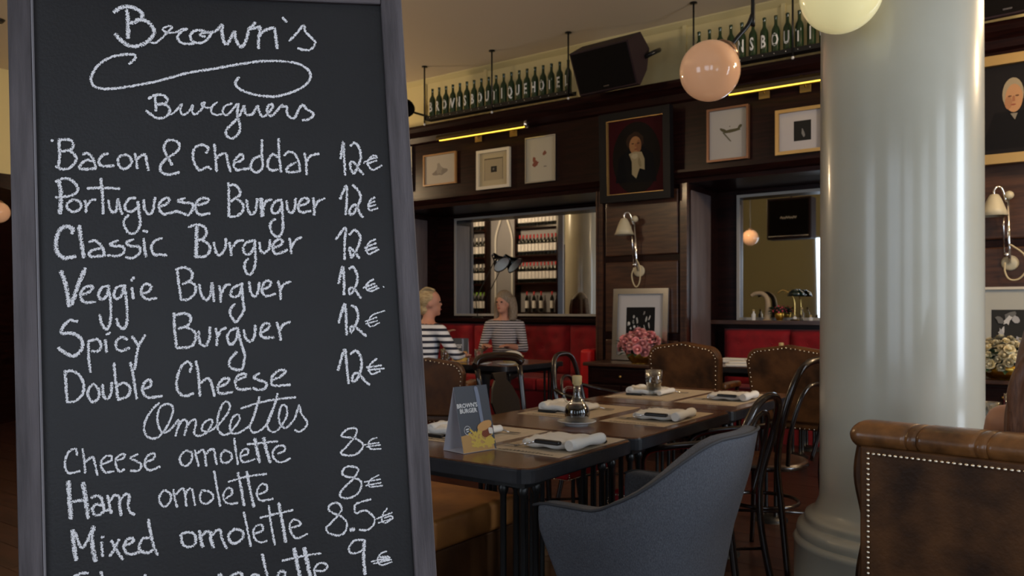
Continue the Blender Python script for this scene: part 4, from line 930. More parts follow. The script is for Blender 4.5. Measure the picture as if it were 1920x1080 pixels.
# ------------------------------------------------------------------ chairs
def nails(bm, pts, r=.006, closed=False, step=.03):
    P = [Vector(p) for p in pts]; acc = 0
    for a, b in zip(P, P[1:]):
        L_ = (b-a).length; n = max(1, round(L_/step))
        for k in range(n): ell(bm, tuple(a.lerp(b, k/n)), (r, r, r), 7, 5)
    return bm
def bentwood(label, loc, rz, style='loop', arms=False, sb=-.2, sw=.24, H=.92, red=False):
    t = thing('bentwood_chair', label, 'chair', (loc[0], loc[1], 0), rz)     # faces local +x
    m = EBON; zs = .46
    if red:
        obj('seat', bbox(sb, .33, -sw, sw, zs-.06, zs+.015, .02, 3), REDL, t, smooth='auto')
        bm = B()
        for zz in (zs-.053, zs-.006): nails(bm, [(sb, -sw-.002, zz), (.32, -sw-.002, zz), (.332, -sw+.01, zz), (.332, sw-.01, zz), (.32, sw+.002, zz), (sb, sw+.002, zz)], .004, step=.013)
        for qq in (-.225, .225): nails(bm, [(.332, qq, zs-.053), (.332, qq, zs-.006)], .004, step=.011)
        obj('seat_nails', bm, NAIL, t, kind='stuff')
    else:
        obj('seat', lathe(B(), [(0, zs-.02), (.19, zs-.02), (.205, zs-.012), (.205, zs+.006), (.19, zs+.008), (.17, zs), (0, zs-.004)], 36, (0.01, 0, 0)), M('worn_round_seat', (.07, .03, .016), .3, coat=.3), t)
        obj('seat_rim', tube(B(), [(.01+.2*math.cos(2*PI*k/32), .2*math.sin(2*PI*k/32), zs-.008) for k in range(32)], .013, 8, closed=True), EBON, t)
        obj('foot_ring', tube(B(), [(.01+.165*math.cos(2*PI*k/32), .165*math.sin(2*PI*k/32), .27) for k in range(32)], .009, 8, closed=True), EBON, t)
    for s in (-1, 1):
        obj('leg', tube(B(), [(.15, s*.14, zs-.02), (.17, s*.16, .2), (.2, s*.19, 0)], lambda q: .016-.004*q, 10, 4), m, t)
    if style == 'loop':
        hoop = [(-.25, -.2, 0), (-.2, -.175, .3), (-.19, -.19, .5), (-.24, -.21, .72), (-.28, -.15, H-.04), (-.29, 0, H), (-.28, .15, H-.04), (-.24, .21, .72), (-.19, .19, .5), (-.2, .175, .3), (-.25, .2, 0)]
        obj('back_frame', tube(B(), hoop, .0155, 10, 6), m, t)
        inn = [(-.185, -.1, .47), (-.215, -.125, .62), (-.255, -.09, .79), (-.265, 0, .83), (-.255, .09, .79), (-.215, .125, .62), (-.185, .1, .47)]
        obj('inner_loop', tube(B(), inn, .010, 10, 6), m, t)
    else:
        for s in (-1, 1): obj('back_post', tube(B(), [(-.26, s*.2, 0), (-.2, s*.18, .42), (-.22, s*.185, .6), (-.27, s*.2, H-.06)], .016, 10, 5), m, t)
        obj('top_rail', tube(B(), [(-.268, -.225, H-.045), (-.285, -.17, H-.012), (-.3, 0, H), (-.285, .17, H-.012), (-.268, .225, H-.045)], .026, 10, 5, flat=.55), m, t)
        pts = [(-.05, .5), (.05, .5), (.035, .56), (.085, .66), (.1, .74), (.07, .82), (.04, .86), (.05, .9), (-.05, .9), (-.04, .86), (-.07, .82), (-.1, .74), (-.085, .66), (-.035, .56)]
        bm = prism(B(), [(a*1.3, b) for a, b in pts], -.006, .006); bm.transform(Matrix.Translation((-.155, 0, 0)) @ Matrix.Shear('XY', 4, (0, 0)) @ Matrix.Rotation(PI/2, 4, 'Z'))
        for v in bm.verts: v.co.x -= (v.co.z-.5)*.3
        obj('splat', bm, M('glossy_black_splat', (.008, .006, .006), .3, coat=.3), t)
        obj('lower_rail', tube(B(), [(-.205, -.18, .5), (-.2, 0, .5), (-.205, .18, .5)], .013, 8, 3), m, t)
    if arms:
        for s in (-1, 1): obj('armrest', tube(B(), [(-.25, s*.205, .76), (-.15, s*.26, .73), (.02, s*.275, .7), (.14, s*.25, .66), (.17, s*.22, .56), (.15, s*.2, .47)], .014, 10, 6), m, t)
    obj('stretcher', tube(B(), [(-.2, -.17, .22), (.17, .15, .22)], .007), m, t)
    return t
bentwood('black chair with a vase shaped splat and red seat, left of the middle table', (-2.42, 3.62), 0, 'splat', red=True, H=.99)
bentwood('black bentwood armchair with red seat, left of the furthest joined table', (-2.46, 4.42), .15, 'loop', True, red=True, H=.97)
bentwood('dark bentwood armchair with red seat pushed in at the middle table, behind the grey chair', (-1.345, 3.27), PI, 'loop', True, sb=-.1, sw=.2, red=True, H=.9)
bentwood('dark bentwood chair with round wooden seat, half behind the column', (-1.32, 4.02), 2.88, 'loop', False, H=.94).scale = (1.05, 1.05, 1.08)
bentwood('black chair with red nailed seat hidden under the nearest table', (-1.62, 3.02), PI, 'splat', red=True, H=.70) if False else None

def leather_chair(label, loc, rz, H=.98, m=LEATHD, W_=.56):
    t = thing('leather_dining_chair', label, 'chair', (loc[0], loc[1], 0), rz)   # faces local +y, its back towards -y
    w = W_/2
    def outline(w, z0, z1, r=.1):
        pts = [(-w*.9, z0), (w*.9, z0), (w, z1-r-.03)]
        for k in range(7): a = k*PI/12; pts.append((w-r+r*math.cos(a), z1-r-.03+r*math.sin(a)))
        pts.append((0, z1))
        for k in range(7): a = PI/2+k*PI/12; pts.append((-w+r+r*math.cos(a), z1-r-.03+r*math.sin(a)))
        pts.append((-w, z1-r-.03)); return pts
    bm = prism(B(), outline(w, .4, H), -.05, .05)
    bmesh.ops.bevel(bm, geom=[e for e in bm.edges if abs(e.verts[0].co.y-e.verts[1].co.y) < 1e-5], offset=.016, segments=3, affect='EDGES')
    for v in bm.verts: v.co.y -= (v.co.z-.45)*.16
    obj('backrest', bm, m, t, smooth='auto')
    pts = outline(w-.022, .45, H-.022)
    sh = lambda p: (p[0], -.052-(p[1]-.45)*.16, p[1])
    bm = nails(B(), [sh(p) for p in pts[1:]+[pts[0]]], .0065, step=.036)
    obj('back_nails', bm, NAIL, t, kind='stuff')
    obj('seat', bbox(-w*.95, w*.95, .0, .5, .34, .49, .03, 3), m, t, smooth='auto')
    bm = nails(B(), [(-w*.96, -.0, .355), (w*.96, -.0, .355), (w*.96, .5, .355)], .0055, step=.036); obj('seat_nails', bm, NAIL, t, kind='stuff')
    for s in (-1, 1):
        obj('armrest', bbox(s*w*.92-.035, s*w*.92+.035, .02, .38, .62, .67, .018, 3), LEATHR, t, smooth='auto')
        obj('arm_support', tube(B(), [(s*w*.92, .33, .45), (s*w*.93, .36, .63)], .018), WOOD, t)
        for yy in (.02, .46): obj('leg', tube(B(), [(s*w*.85, yy, .36), (s*w*.87, yy-(.05 if yy < .1 else -.0), 0)], lambda q: .022-.008*q, 10), WOOD, t)
    return t
p = PD(1290, 600, 6.5); leather_chair('brown leather chair with nailed edge, nearer the pink roses', (p.x, p.y), .0, 1.0, W_=.6)
p = PD(1486, 600, 6.1); leather_chair('brown leather chair with nailed edge, next to the column', (p.x, p.y), -.05, .99, W_=.64)
p = PD(806, 600, 6.45); leather_chair('tan leather chair with nailed edge holding the woman in the bold striped top', (p.x, p.y), .45, .875, LEATH, .6)

# grey tub armchair
def tub_chair(label, loc, rz):
    t = thing('tub_armchair', label, 'armchair', (loc[0], loc[1], 0), rz)      # faces local +x
    N = 44; hw, fx, bx = .285, .275, -.2
    def plan(u, k=1.0, shift=0):            # u 0..1 from near arm tip round the back to the far arm tip
        a = (u-.5)*2; s = 1 if a > 0 else -1; a = abs(a)
        # straight arm for a>.5, curved back below
        if a > .52: q = (a-.52)/.48; x = bx+.22+q*(fx-bx-.22); y = hw
        else:
            th = a/.52*PI/2; x = bx+.22-.22*math.cos(th)**.8; y = hw*math.sin(th)**.75
        return Vector(((x-.02)*k+shift, s*y*k, 0))
    def top(u):
        a = abs(u-.5)*2; q = min(1, max(0, (a-.10)/.56)); q = q*q*(3-2*q)
        z = .876-.231*q
        if a > .9: z -= .012*((a-.9)/.1)**2
        return z
    rows = 12; grid = []
    for i in range(N+1):
        u = i/N; zt = top(u); a = abs(u-.5)*2; zb = .33; col = []
        for j in range(rows+1):
            v = j/rows; z = zb+(zt-zb)*v
            lean = (.03*v+.05*max(0, (z-.55))/.34)*(1-min(1, a*1.25))
            k = .76+.24*min(1, v*1.3)**.85
            p = plan(u, k); p.x -= lean; p.y *= 1+.03*v; p.z = z
            col.append(p)
        grid.append(col)
    bm = B(); V = [[bm.verts.new(p) for p in c] for c in grid]
    for i in range(N):
        for j in range(rows): bm.faces.new((V[i][j], V[i+1][j], V[i+1][j+1], V[i][j+1]))
    bmesh.ops.recalc_face_normals(bm, faces=bm.faces[:])
    o = obj('shell', bm, GREYF, t, smooth=True); md = o.modifiers.new('s', 'SOLIDIFY'); md.thickness = .055; md.offset = 0; md.use_even_offset = True
    bv = o.modifiers.new('b', 'BEVEL'); bv.width = .014; bv.segments = 3; bv.limit_method = 'ANGLE'; bv.angle_limit = 1.0
    rim = []
    for i in range(N+1):
        n = plan(i/N, 1)-Vector((0.05, 0, 0)); n.z = 0; n.normalize(); rim.append(grid[i][rows]+n*.0275+Vector((0, 0, -.004)))
    front = [grid[0][j]+Vector((.004, -.027, 0)) for j in range(rows)]
    obj('piping', tube(B(), front+rim, .005, 8), GREYD, t)
    # outer lower wrap and seat
    obj('seat_base', bbox(-.13, .23, -.2, .2, .26, .36, .04, 3), GREYF, t, smooth='auto')
    obj('seat_cushion', bbox(-.15, .26, -.225, .225, .355, .47, .04, 3), GREYF, t, smooth='auto')
    bm = B(); g = []
    for i in range(N//4, 3*N//4+1):
        u = i/N; c = []
        for j in range(5):
            p = plan(u, .80+.05*j/4+.028); p.x -= .01; p.z = .27+.2*j/4*(1-.0); c.append(bm.verts.new(p))
        g.append(c)
    for a, b in zip(g, g[1:]):
        for j in range(4): bm.faces.new((a[j], b[j], b[j+1], a[j+1])); 
    o = obj('lower_wrap', bm, GREYF, t, smooth=True); md = o.modifiers.new('s', 'SOLIDIFY'); md.thickness = .03; md.offset = 1
    for sx in (-1, 1):
        for sy in (-1, 1): obj('leg', tube(B(), [(sx*.14, sy*.16, .27), (sx*.21, sy*.22, 0)], .010, 10), CHROME, t)
    return t
tub_chair('grey woven tub armchair with piped rim, in front of the nearest table', (-1.165, 2.43), PI)

# big leather armchair at the right front
def club_chair():
    ax, ay = -.544, 2.563; ang = math.atan2(2.512-2.563, -.134+.544)
    t = thing('leather_armchair', 'aged brown leather armchair with brass nails along its back, at the right front', 'armchair', (ax, ay, 0), ang)
    W_ = .80; zn = .84       # back plane is local y=0, x from 0 to W_
    bm = B(); nx, nz = 24, 24
    o = obj('back_panel', bbox(-.012, W_+.012, .0, .03, .12, zn+.004, .008, 2), LEATHD, t, smooth='auto')
    # frame body behind the panel with scalloped sides
    bm = B(); prof = []
    for k in range(33):
        z = .12+(zn+.02-.12)*k/32; x = -.032-.011*math.cos((z-.12)/.72*2*PI*2.2+.4)-.012*(z-.12)/.7+.012; prof.append((x, z))
    pts = prof+[(W_-p[0], p[1]) for p in reversed(prof)]
    prism(bm, pts, .022, .15)
    bmesh.ops.bevel(bm, geom=[e for e in bm.edges if abs(e.verts[0].co.y-e.verts[1].co.y) < 1e-5], offset=.012, segments=2, affect='EDGES')
    obj('back_body', bm, LEATHD, t, smooth='auto')
    # rolled top: padded sections divided by pleats
    def sect(x0, x1, first=False, last=False):
        bm = B(); n = 40; seg = 22; rings = []
        for i in range(n+1):
            q = i/n; x = x0+(x1-x0)*q; e = min(1, min(q+(.0), 1-q)*(x1-x0)/.014) if True else 1
            k = 1
            if first and x-x0 < .06: k = max(.12, 1-((.045-(x-x0))/.045)**3)**.45 if x-x0 < .045 else 1
            if last and x1-x < .06: k = max(.12, 1-((.045-(x1-x))/.045)**3)**.45 if x1-x < .045 else 1
            pl_ = 1-.055*math.exp(-((x-x0)/.006)**2)*(not first)-.055*math.exp(-((x1-x)/.006)**2)*(not last)
            ring = []
            for a in range(seg):
                th = 2*PI*a/seg; cy, cz = .062, zn+.031
                ry, rz_ = .064*k*pl_, .046*(k**.6)*pl_
                ring.append(bm.verts.new((x+.022*math.cos(th), cy+ry*math.cos(th), cz+rz_*math.sin(th))))
            rings.append(ring)
        for a, b in zip(rings, rings[1:]):
            for k in range(seg): f = bm.faces.new((a[k], a[(k+1) % seg], b[(k+1) % seg], b[k])); f.smooth = True
        bm.faces.new(rings[0][::-1]); bm.faces.new(rings[-1]); return bm
    cuts = [-.032, .135, .165, .315, .345, .5, .53, .67, .7, W_+.035]
    for i, (a, b) in enumerate(zip(cuts, cuts[1:])):
        obj('roll_section' if b-a > .05 else 'roll_pleat', sect(a, b, i == 0, i == len(cuts)-2), LEATHR, t)
    me = None
    path = [(.014, .155), (.014, zn-.017), (W_-.014, zn-.017), (W_-.014, .155)]
    for (xa, za_), (xb, zb_) in zip(path, path[1:]):
        L_ = math.hypot(xb-xa, zb_-za_); n = int(L_/.0152)
        for k in range(n):
            x, z = xa+(xb-xa)*k/n, za_+(zb_-za_)*k/n
            if me is None: o = obj('nail', ell(B(), (0, 0, 0), (.0058, .0045, .0058), 10, 7), NAIL, t); me = o.data
            else: o = bpy.data.objects.new('nail', me); COL.objects.link(o); o.parent = t
            o.location = (x, -.003, z)
    for x0 in (-.02, W_-.13): obj('arm', bbox(x0, x0+.15, .14, .72, .12, .62, .05, 3), LEATHD, t, smooth='auto')
    obj('seat_cushion', bbox(.14, W_-.14, .14, .68, .25, .44, .05, 3), LEATHD, t, smooth='auto')
    obj('seat_rail', box(B(), .0, W_, .02, .68, .1, .26), LEATHD, t)
    for x in (.05, W_-.05):
        for y in (.07, .62): obj('foot', lathe(B(), [(0, 0), (.018, 0), (.026, .05), (.03, .1), (0, .1)], 14, (x, y, 0)), WOOD, t)
club_chair()

# leather bench left of the nearest table
t = thing('leather_bench', 'brown leather bench with a thick seat cushion between chalkboard and table', 'bench', (-2.3, 2.42, 0))
obj('seat_cushion', bbox(-.35, .3, -.14, .42, .33, .452, .022, 3), SUEDE, t, smooth='auto')
obj('base', bbox(-.33, .285, -.125, .40, .03, .328, .008, 2), LEATH, t)
for sx in (-.28, .25):
    for sy in (-.08, .35): obj('foot', box(B(), sx-.025, sx+.025, sy-.025, sy+.025, 0, .03), WOOD, t)

# ------------------------------------------------------------------ back tables and what is on them
WT = (-5.55, -4.45)
cafe_table('dark table laid between the two striped diners', 5.75, 6.75, -5.6, -4.2)
cafe_table('small dark table in front of the right alcove banquette', 6.84, 7.48, -3.0, -1.9)
p = PZ(915, 688, .751); menu_card('second tent menu card on the table between the striped diners', (-4.92, 5.98), .55, .751)
def flatnap(label, x, y, z, s=1.0):
    t = thing('folded_napkin', label, 'napkin', (x, y, z), random.uniform(-.4, .4))
    o = obj('linen', bbox(-.13*s, .13*s, -.08*s, .08*s, 0, .03, .012, 2), NAPK, t, smooth='auto')
    obj('top_fold', bbox(-.1*s, .12*s, -.07*s, .04*s, .026, .05, .011, 2), NAPK, t, smooth='auto')
for lab, px, py in (('white napkin lying furthest left on the alcove table by the column', 1372, 690), ('white napkin heaped beside the stoppered cruet', 1396, 678)):
    p = PZ(px, py, .751); flatnap(lab, max(p.x, -2.9), min(max(p.y, 6.95), 7.38), .751)
cr = PZ(1446, 668, .751); cruet('small glass cruet with a pale stopper on the alcove table by the column', -2.2, 7.15)
p = Vector((-4.42, 6.05, 0))
t = thing('bread_basket', 'cream cloth lined bread basket on the diners table', 'basket', (-4.42, 6.15, .751))
obj('basket', lathe(B(), [(0, 0), (.07, 0), (.1, .04), (.115, .07), (.105, .07), (.09, .04), (0, .015)], 16), CORK, t)
obj('cloth', ell(B(), (0, 0, .07), (.1, .1, .05), 14, 8), NAPK, t)
for i, (x, y) in enumerate(((-5.0, 5.85), (-5.1, 6.0), (-4.7, 6.0))): tumbler(('water glass nearest the bold striped woman', 'water glass left of the second menu card', 'water glass right of the second menu card')[i], x, y, .751, .13, .042, .05)
for i, (x, y) in enumerate(((-4.55, 5.85), (-4.3, 5.9))):
    t = thing('plate', ('white side plate behind the vase splat chair', 'white side plate beside the bread basket')[i], 'plate', (x, y, .751)); obj('dish', lathe(B(), [(0, .004), (.06, .004), (.095, .016), (.096, .018), (.06, .008), (0, .007)], 28), PORC, t)
# right hand table behind the leather armchair
cafe_table('dark table with clear glasses behind the leather armchair', 3.15, 3.85, .0, .8)
for i, (px, py, h) in enumerate(((1856, 800, .12), (1873, 803, .11), (1902, 792, .14))):
    p = PZ(px, py+8, .751); tumbler(('clear glass beside the column, left of three', 'clear glass beside the column, middle of three', 'taller clear glass nearest the seated person')[i], max(p.x, .06)+.0 if False else p.x, p.y, .751, h, .04)

# ------------------------------------------------------------------ ledge ornaments under the right mirror
zl = 1.15; yl = BY+AD-.13
trim(box(B(), AL2[0], AL2[1], BY+AD-.22, BY+AD-.06, 1.11, 1.15), WOODB)
def lx(px): return PY(px, 590, yl).x
bouquet('small bunch of pink flowers in a gold pot on the mirror ledge', lx(1462), yl-.01, zl, M('bright_pink_petals', (.75, .1, .16), .7), .065, 24, .62, .045)
t = thing('curved_stand_in', 'cream curved stand-in for a reflected arm on the ledge of the right alcove mirror', 'lamp', (lx(1438), yl, zl))  # added form in place of a reflected arm, not a lamp
obj('stand', tube(B(), [(0, 0, 0), (.01, 0, .12), (.0, 0, .22), (-.05, 0, .27), (-.12, 0, .27), (-.16, 0, .25)], lambda q: .03-.012*q, 12, 6), M('cream_resin', (.4, .3, .19), .6), t)
obj('foot', lathe(B(), [(0, 0), (.045, 0), (.04, .012), (0, .015)], 20), M('cream_resin', (.4, .3, .19), .6), t)
t = thing('desk_lamp', 'dark green desk lamp on the ledge of the right alcove mirror', 'lamp', (lx(1490), yl, zl))
obj('stem', tube(B(), [(0, 0, 0), (-.01, 0, .22), (-.1, -.02, .3), (-.16, -.02, .27)], .007, 8, 5), BRASS, t)
obj('lamp_shade', lathe(B(), [(0, .07), (.03, .068), (.07, .04), (.085, 0), (.08, 0), (.0, .05)], 20, (.02, -.02, .24)), M('dark_green_enamel', (.008, .02, .014), .15, coat=1), t)
obj('foot', lathe(B(), [(0, 0), (.045, 0), (.04, .012), (0, .015)], 20), BRASS, t)
for i, px in enumerate((1413, 1490, 1503, 1520)):
    t = thing('small_bottle', ('small pale bottle at the left end of the mirror ledge', 'small cream jar left of three on the mirror ledge', 'small corked bottle between two jars on the mirror ledge', 'small cream jar nearest the column on the mirror ledge')[i], 'bottle', (lx(px), yl-.0, zl))
    h = (.1, .05, .12, .045)[i]
    obj('body', lathe(B(), [(0, 0), (.02, 0), (.022, h*.6), (.01, h*.75), (.01, h), (0, h)], 14), PORC if i != 2 else GLASS, t)
    obj('cap', ell(B(), (0, 0, h), (.014, .014, .012), 10, 8), CORK, t)

# ------------------------------------------------------------------ across the room: shelving seen in the wide mirror
UX0, UX1, UY = -9.4, -7.4, 4.5
t = thing('wine_rack', 'tall grey wine rack with a white bottle outline, reflected in the wide mirror', 'shelf', ((UX0+UX1)/2, UY, 0)); w = 1.0
obj('back_panel', box(B(), -w, w, -.06, -.02, 0, 3.1), GREYP, t)
for x in (-w, -.60, .08, w-.03): obj('upright', box(B(), x, x+.03, -.02, .14, 0, 3.1), WOOD, t)
SH = (2.74, 2.23, 1.74, 1.22)
for z in SH+(3.06,):
    obj('shelf', box(B(), -.97, -.6, -.02, .14, z-.03, z), WOOD, t); obj('shelf', box(B(), .11, .97, -.02, .14, z-.03, z), WOOD, t)
bm = B()
for sgn in (-1, 1): tube(bm, [(-.25+sgn*q, .012, z) for q, z in ((.075, 3.08), (.075, 2.92), (.14, 2.74), (.19, 2.55), (.19, 2.2), (.19, 1.2))], .02, 6, 4)
obj('bottle_outline', bm, M('white_outline', (.8, .8, .82), .5), t, kind='stuff')
WPROF = [(0, 0), (.033, 0), (.035, .01), (.035, .23), (.03, .26), (.014, .29), (.013, .36), (0, .36)]
def wine(cap, label_z):
    bm = lathe(B(), WPROF, 10); lathe(bm, [(.0358, .07), (.0358, .2)], 10, mi=1); lathe(bm, [(.0148, .3), (.0148, .365), (0, .366)], 8, mi=2)
    me = bpy.data.meshes.new('wine_bottle'); bm.to_mesh(me); bm.free()
    for m in (BLKG, WHITEL, cap): me.materials.append(m)
    return me
wr, wg, ww = wine(REDCAP, 0), wine(LIMECAP, 0), wine(WHITEL, 0)
cx_ = (UX0+UX1)/2
def putb(me, x, z, lab, grp):
    o = bpy.data.objects.new('wine_bottle', me); COL.objects.link(o); o.location = (x, UY+.06, z); tag(o, lab, 'bottle', grp)
for zi, z in enumerate(SH):
    rn = ('top', 'second', 'third', 'lowest')[zi]
    for k in range(4): putb((wg, ww, ww, wg)[zi], cx_-.93+k*.09, z+.001, '%s bottle on the %s shelf of the narrow bay of the reflected wine rack' % (('first', 'second', 'third', 'fourth')[k], rn), 'narrow bay bottles on the %s shelf' % rn)
    xs = range(11) if zi < 3 else (2, 4, 6, 9)
    for k in xs: putb((ww, wr, wr, wr)[zi], cx_+.145+k*.076, z+.001, '%s bottle from the left, %s shelf of the wide bay of the reflected wine rack' % (('first', 'second', 'third', 'fourth', 'fifth', 'sixth', 'seventh', 'eighth', 'ninth', 'tenth', 'eleventh', 'twelfth')[k], rn), 'wide bay bottles on the %s shelf' % rn)
# black desk lamp standing on the diners' side of the mirror ledge
t = thing('desk_lamp', 'black desk lamp silhouette before the wide mirror', 'lamp', (PY(925, 590, yl).x, yl, 1.15))
pz = PY(940, 492, yl)
hx = pz.x-t.location.x; hz = pz.z-1.15
obj('arm', tube(B(), [(-.25, 0, 0), (-.28, 0, .25), (hx-.12, 0, hz+.0), (hx-.02, 0, hz+.05)], .006, 8), IRON, t)
obj('lamp_shade', lathe(B(), [(0, .15), (.03, .15), (.05, .07), (.12, -.05), (.115, -.05), (.045, .05), (0, .06)], 24, (hx, -.03, hz), axis=Vector((-.75, .1, .66))), M('gloss_black', (.006, .006, .007), .15, coat=1), t)
obj('shade_lining', lathe(B(), [(.114, -.048), (.044, .045), (0, .055)], 24, (hx, -.03, hz), axis=Vector((-.75, .1, .66))), ENIN, t)
obj('foot', lathe(B(), [(0, 0), (.07, 0), (.065, .015), (0, .02)], 24, (-.25, 0, 0)), IRON, t)
trim(box(B(), AL1[0], AL1[1], BY+AD-.22, BY+AD-.06, 1.11, 1.15), WOOD)
# black cabinet with a pale script mark, seen in the right mirror
t = thing('amplifier_cabinet', 'black amplifier cabinet with a white script mark, reflected in the right alcove mirror', 'speaker', (-3.96, 3.04, 2.42))
obj('cabinet', bbox(-.36, .36, -.3, .0, 0, .68, .02, 2), SPKB, t)
obj('grille', bbox(-.32, .32, -.002, .012, .04, .64, .006, 1), SPK, t)
bm = B(); tube(bm, [(-.13+.02*k, .016, .34+(.025 if k % 2 else -.01)*(1 if k % 3 else .6)) for k in range(14)], .007, 6, 3); obj('script_mark', bm, WHITE, t)
obj('corner_trim', tube(B(), [(-.32, .014, .045), (.32, .014, .045)], .008), CHROME, t)
obj('hanging_rod', tube(B(), [(0, -.15, .68), (0, -.15, CZ-2.42)], .015), IRON, t)
# bar at the far left, a sliver beside the chalkboard
t = thing('back_bar', 'dark back bar with lit yellow shelves at the far left edge', 'shelf', (-9.75, 3.3, 0), -.9)
obj('carcass', box(B(), -1.2, 1.2, .0, .4, 0, 2.6), WOOD, t)
for z in (1.05, 1.45, 1.85): obj('shelf', box(B(), -1.15, 1.15, -.3, .0, z-.03, z), WOOD, t)
obj('lit_strip', box(B(), -1.15, 1.15, -.02, -.002, 1.28, 1.42), M('amber_light', (1, .7, .1), .5, emit=1.2, ecol=(1, .65, .12)), t)
obj('counter', bbox(-1.3, 1.3, -1.0, -.6, 0, 1.0, .02), WOODB, t)
for k in range(8):
    a = thing('liquor_bottle', '%s amber liquor bottle from the left on the lit bar shelf' % ('first', 'second', 'third', 'fourth', 'fifth', 'sixth', 'seventh', 'eighth')[k], 'bottle', group='liquor bottles on the lit bar shelf'); a.matrix_world = Matrix.Translation((-9.75, 3.3, 0)) @ Matrix.Rotation(-.9, 4, 'Z') @ Matrix.Translation((-.9+k*.25, -.15, 1.051))
    obj('glass', lathe(B(), [(0, 0), (.04, 0), (.042, .16), (.015, .2), (.014, .27), (0, .27)], 14), M('amber_glass', (.5, .25, .02), .1, trans=.6), a)

# ------------------------------------------------------------------ people
def person(label, loc, rz, pose, mats, region, hair, vox=.011, headrot=0, name='person'):
    t = thing(name, label, 'person', loc, rz)
    J = pose['J']; E = pose['E']
    o = bpy.data.objects.new('body', bpy.data.meshes.new('body')); COL.objects.link(o)
    bm = B(); rr = lambda q: q if isinstance(q, tuple) else (q, q)
    for a, b in E:       # overlapping rounds along each bone, fused below into one skin
        pa, pb = Vector(J[a][0]), Vector(J[b][0]); ra, rb = rr(J[a][1]), rr(J[b][1])
        n = max(2, math.ceil((pb-pa).length/(.35*min(ra+rb))))
        for k in range(n+1):
            q = k/n; ry = ra[0]+(rb[0]-ra[0])*q; rx = ra[1]+(rb[1]-ra[1])*q; small = max(ry, rx) < .015
            ell(bm, tuple(pa.lerp(pb, q)), (rx, ry, (rx+ry)/2), 8 if small else 14, 6 if small else 10)
    hc = Vector(pose['head']); Hr = Matrix.Translation(hc) @ Matrix.Rotation(headrot, 4, 'Z') @ Matrix.Rotation(pose.get('nod', 0), 4, 'Y')
    ell(bm, (-.005, 0, .02), (.092, .074, .1), 20, 14, M4=Hr); ell(bm, (.022, 0, -.045), (.062, .056, .068), 16, 12, M4=Hr)
    ell(bm, (.083, 0, -.012), (.018, .011, .022), 10, 8, M4=Hr); ell(bm, (.066, 0, -.088), (.022, .022, .018), 10, 8, M4=Hr)
    ell(bm, (.078, 0, -.052), (.012, .024, .01), 10, 6, M4=Hr)
    for q in (-1, 1): ell(bm, (-.002, q*.074, -.01), (.018, .01, .03), 8, 8, M4=Hr)
    m3 = bpy.data.meshes.new('body'); bm.to_mesh(m3); bm.free(); o.data = m3
    rm = o.modifiers.new('r', 'REMESH'); rm.mode = 'VOXEL'; rm.voxel_size = vox; sm = o.modifiers.new('sm', 'SMOOTH'); sm.iterations = 3; sm.factor = .5
    dg = bpy.context.evaluated_depsgraph_get(); m4 = bpy.data.meshes.new_from_object(o.evaluated_get(dg)); o.modifiers.clear(); o.data = m4
    m4.materials.clear()
    for m in mats: m4.materials.append(m)
    for p in m4.polygons: p.use_smooth = True; p.material_index = region(p.center)
    o.parent = t
    for q in (-1, 1):
        e = obj('eye', ell(B(), (.082, q*.03, .012), (.009, .013, .008), 10, 8, M4=Hr), M('eye', (.05, .035, .03), .2), t)
    obj('lips', ell(B(), (.088, 0, -.052), (.006, .019, .006), 10, 6, M4=Hr), M('lips', (.42, .09, .08), .5), t)
    bm = B(); hair(bm, Hr); o2 = obj('hair', bm, pose['hairm'], t)
    rm = o2.modifiers.new('r', 'REMESH'); rm.mode = 'VOXEL'; rm.voxel_size = .009; rm.use_smooth_shade = True
    sm = o2.modifiers.new('sm', 'SMOOTH'); sm.iterations = 3
    return t
def hand_joints(J, E, wrist, pos, d, side, curl=.6, pre=''):
    d = Vector(d).normalized(); up = Vector((0, 0, 1)); s = d.cross(up).normalized()*side
    p = Vector(pos)+d*.05; J[pre+'palm'] = (tuple(p), (.028, .016)); E.append((wrist, pre+'palm'))
    for i, L_ in enumerate((.065, .075, .07, .055)):
        b = p+s*(.03-.02*i)+d*.035; J[pre+'k%d' % i] = (tuple(b), .009); E.append((pre+'palm', pre+'k%d' % i))
        c = b+d*L_*.5-up*L_*.2*curl; J[pre+'m%d' % i] = (tuple(c), .0085); E.append((pre+'k%d' % i, pre+'m%d' % i))
        e = c+d*L_*.35-up*L_*.4*curl; J[pre+'t%d' % i] = (tuple(e), .0075); E.append((pre+'m%d' % i, pre+'t%d' % i))
    b = p+s*.038-d*.01; J[pre+'th'] = (tuple(b), .011); E.append((pre+'palm', pre+'th')); c = b+s*.015+d*.035; J[pre+'tt'] = (tuple(c), .009); E.append((pre+'th', pre+'tt'))
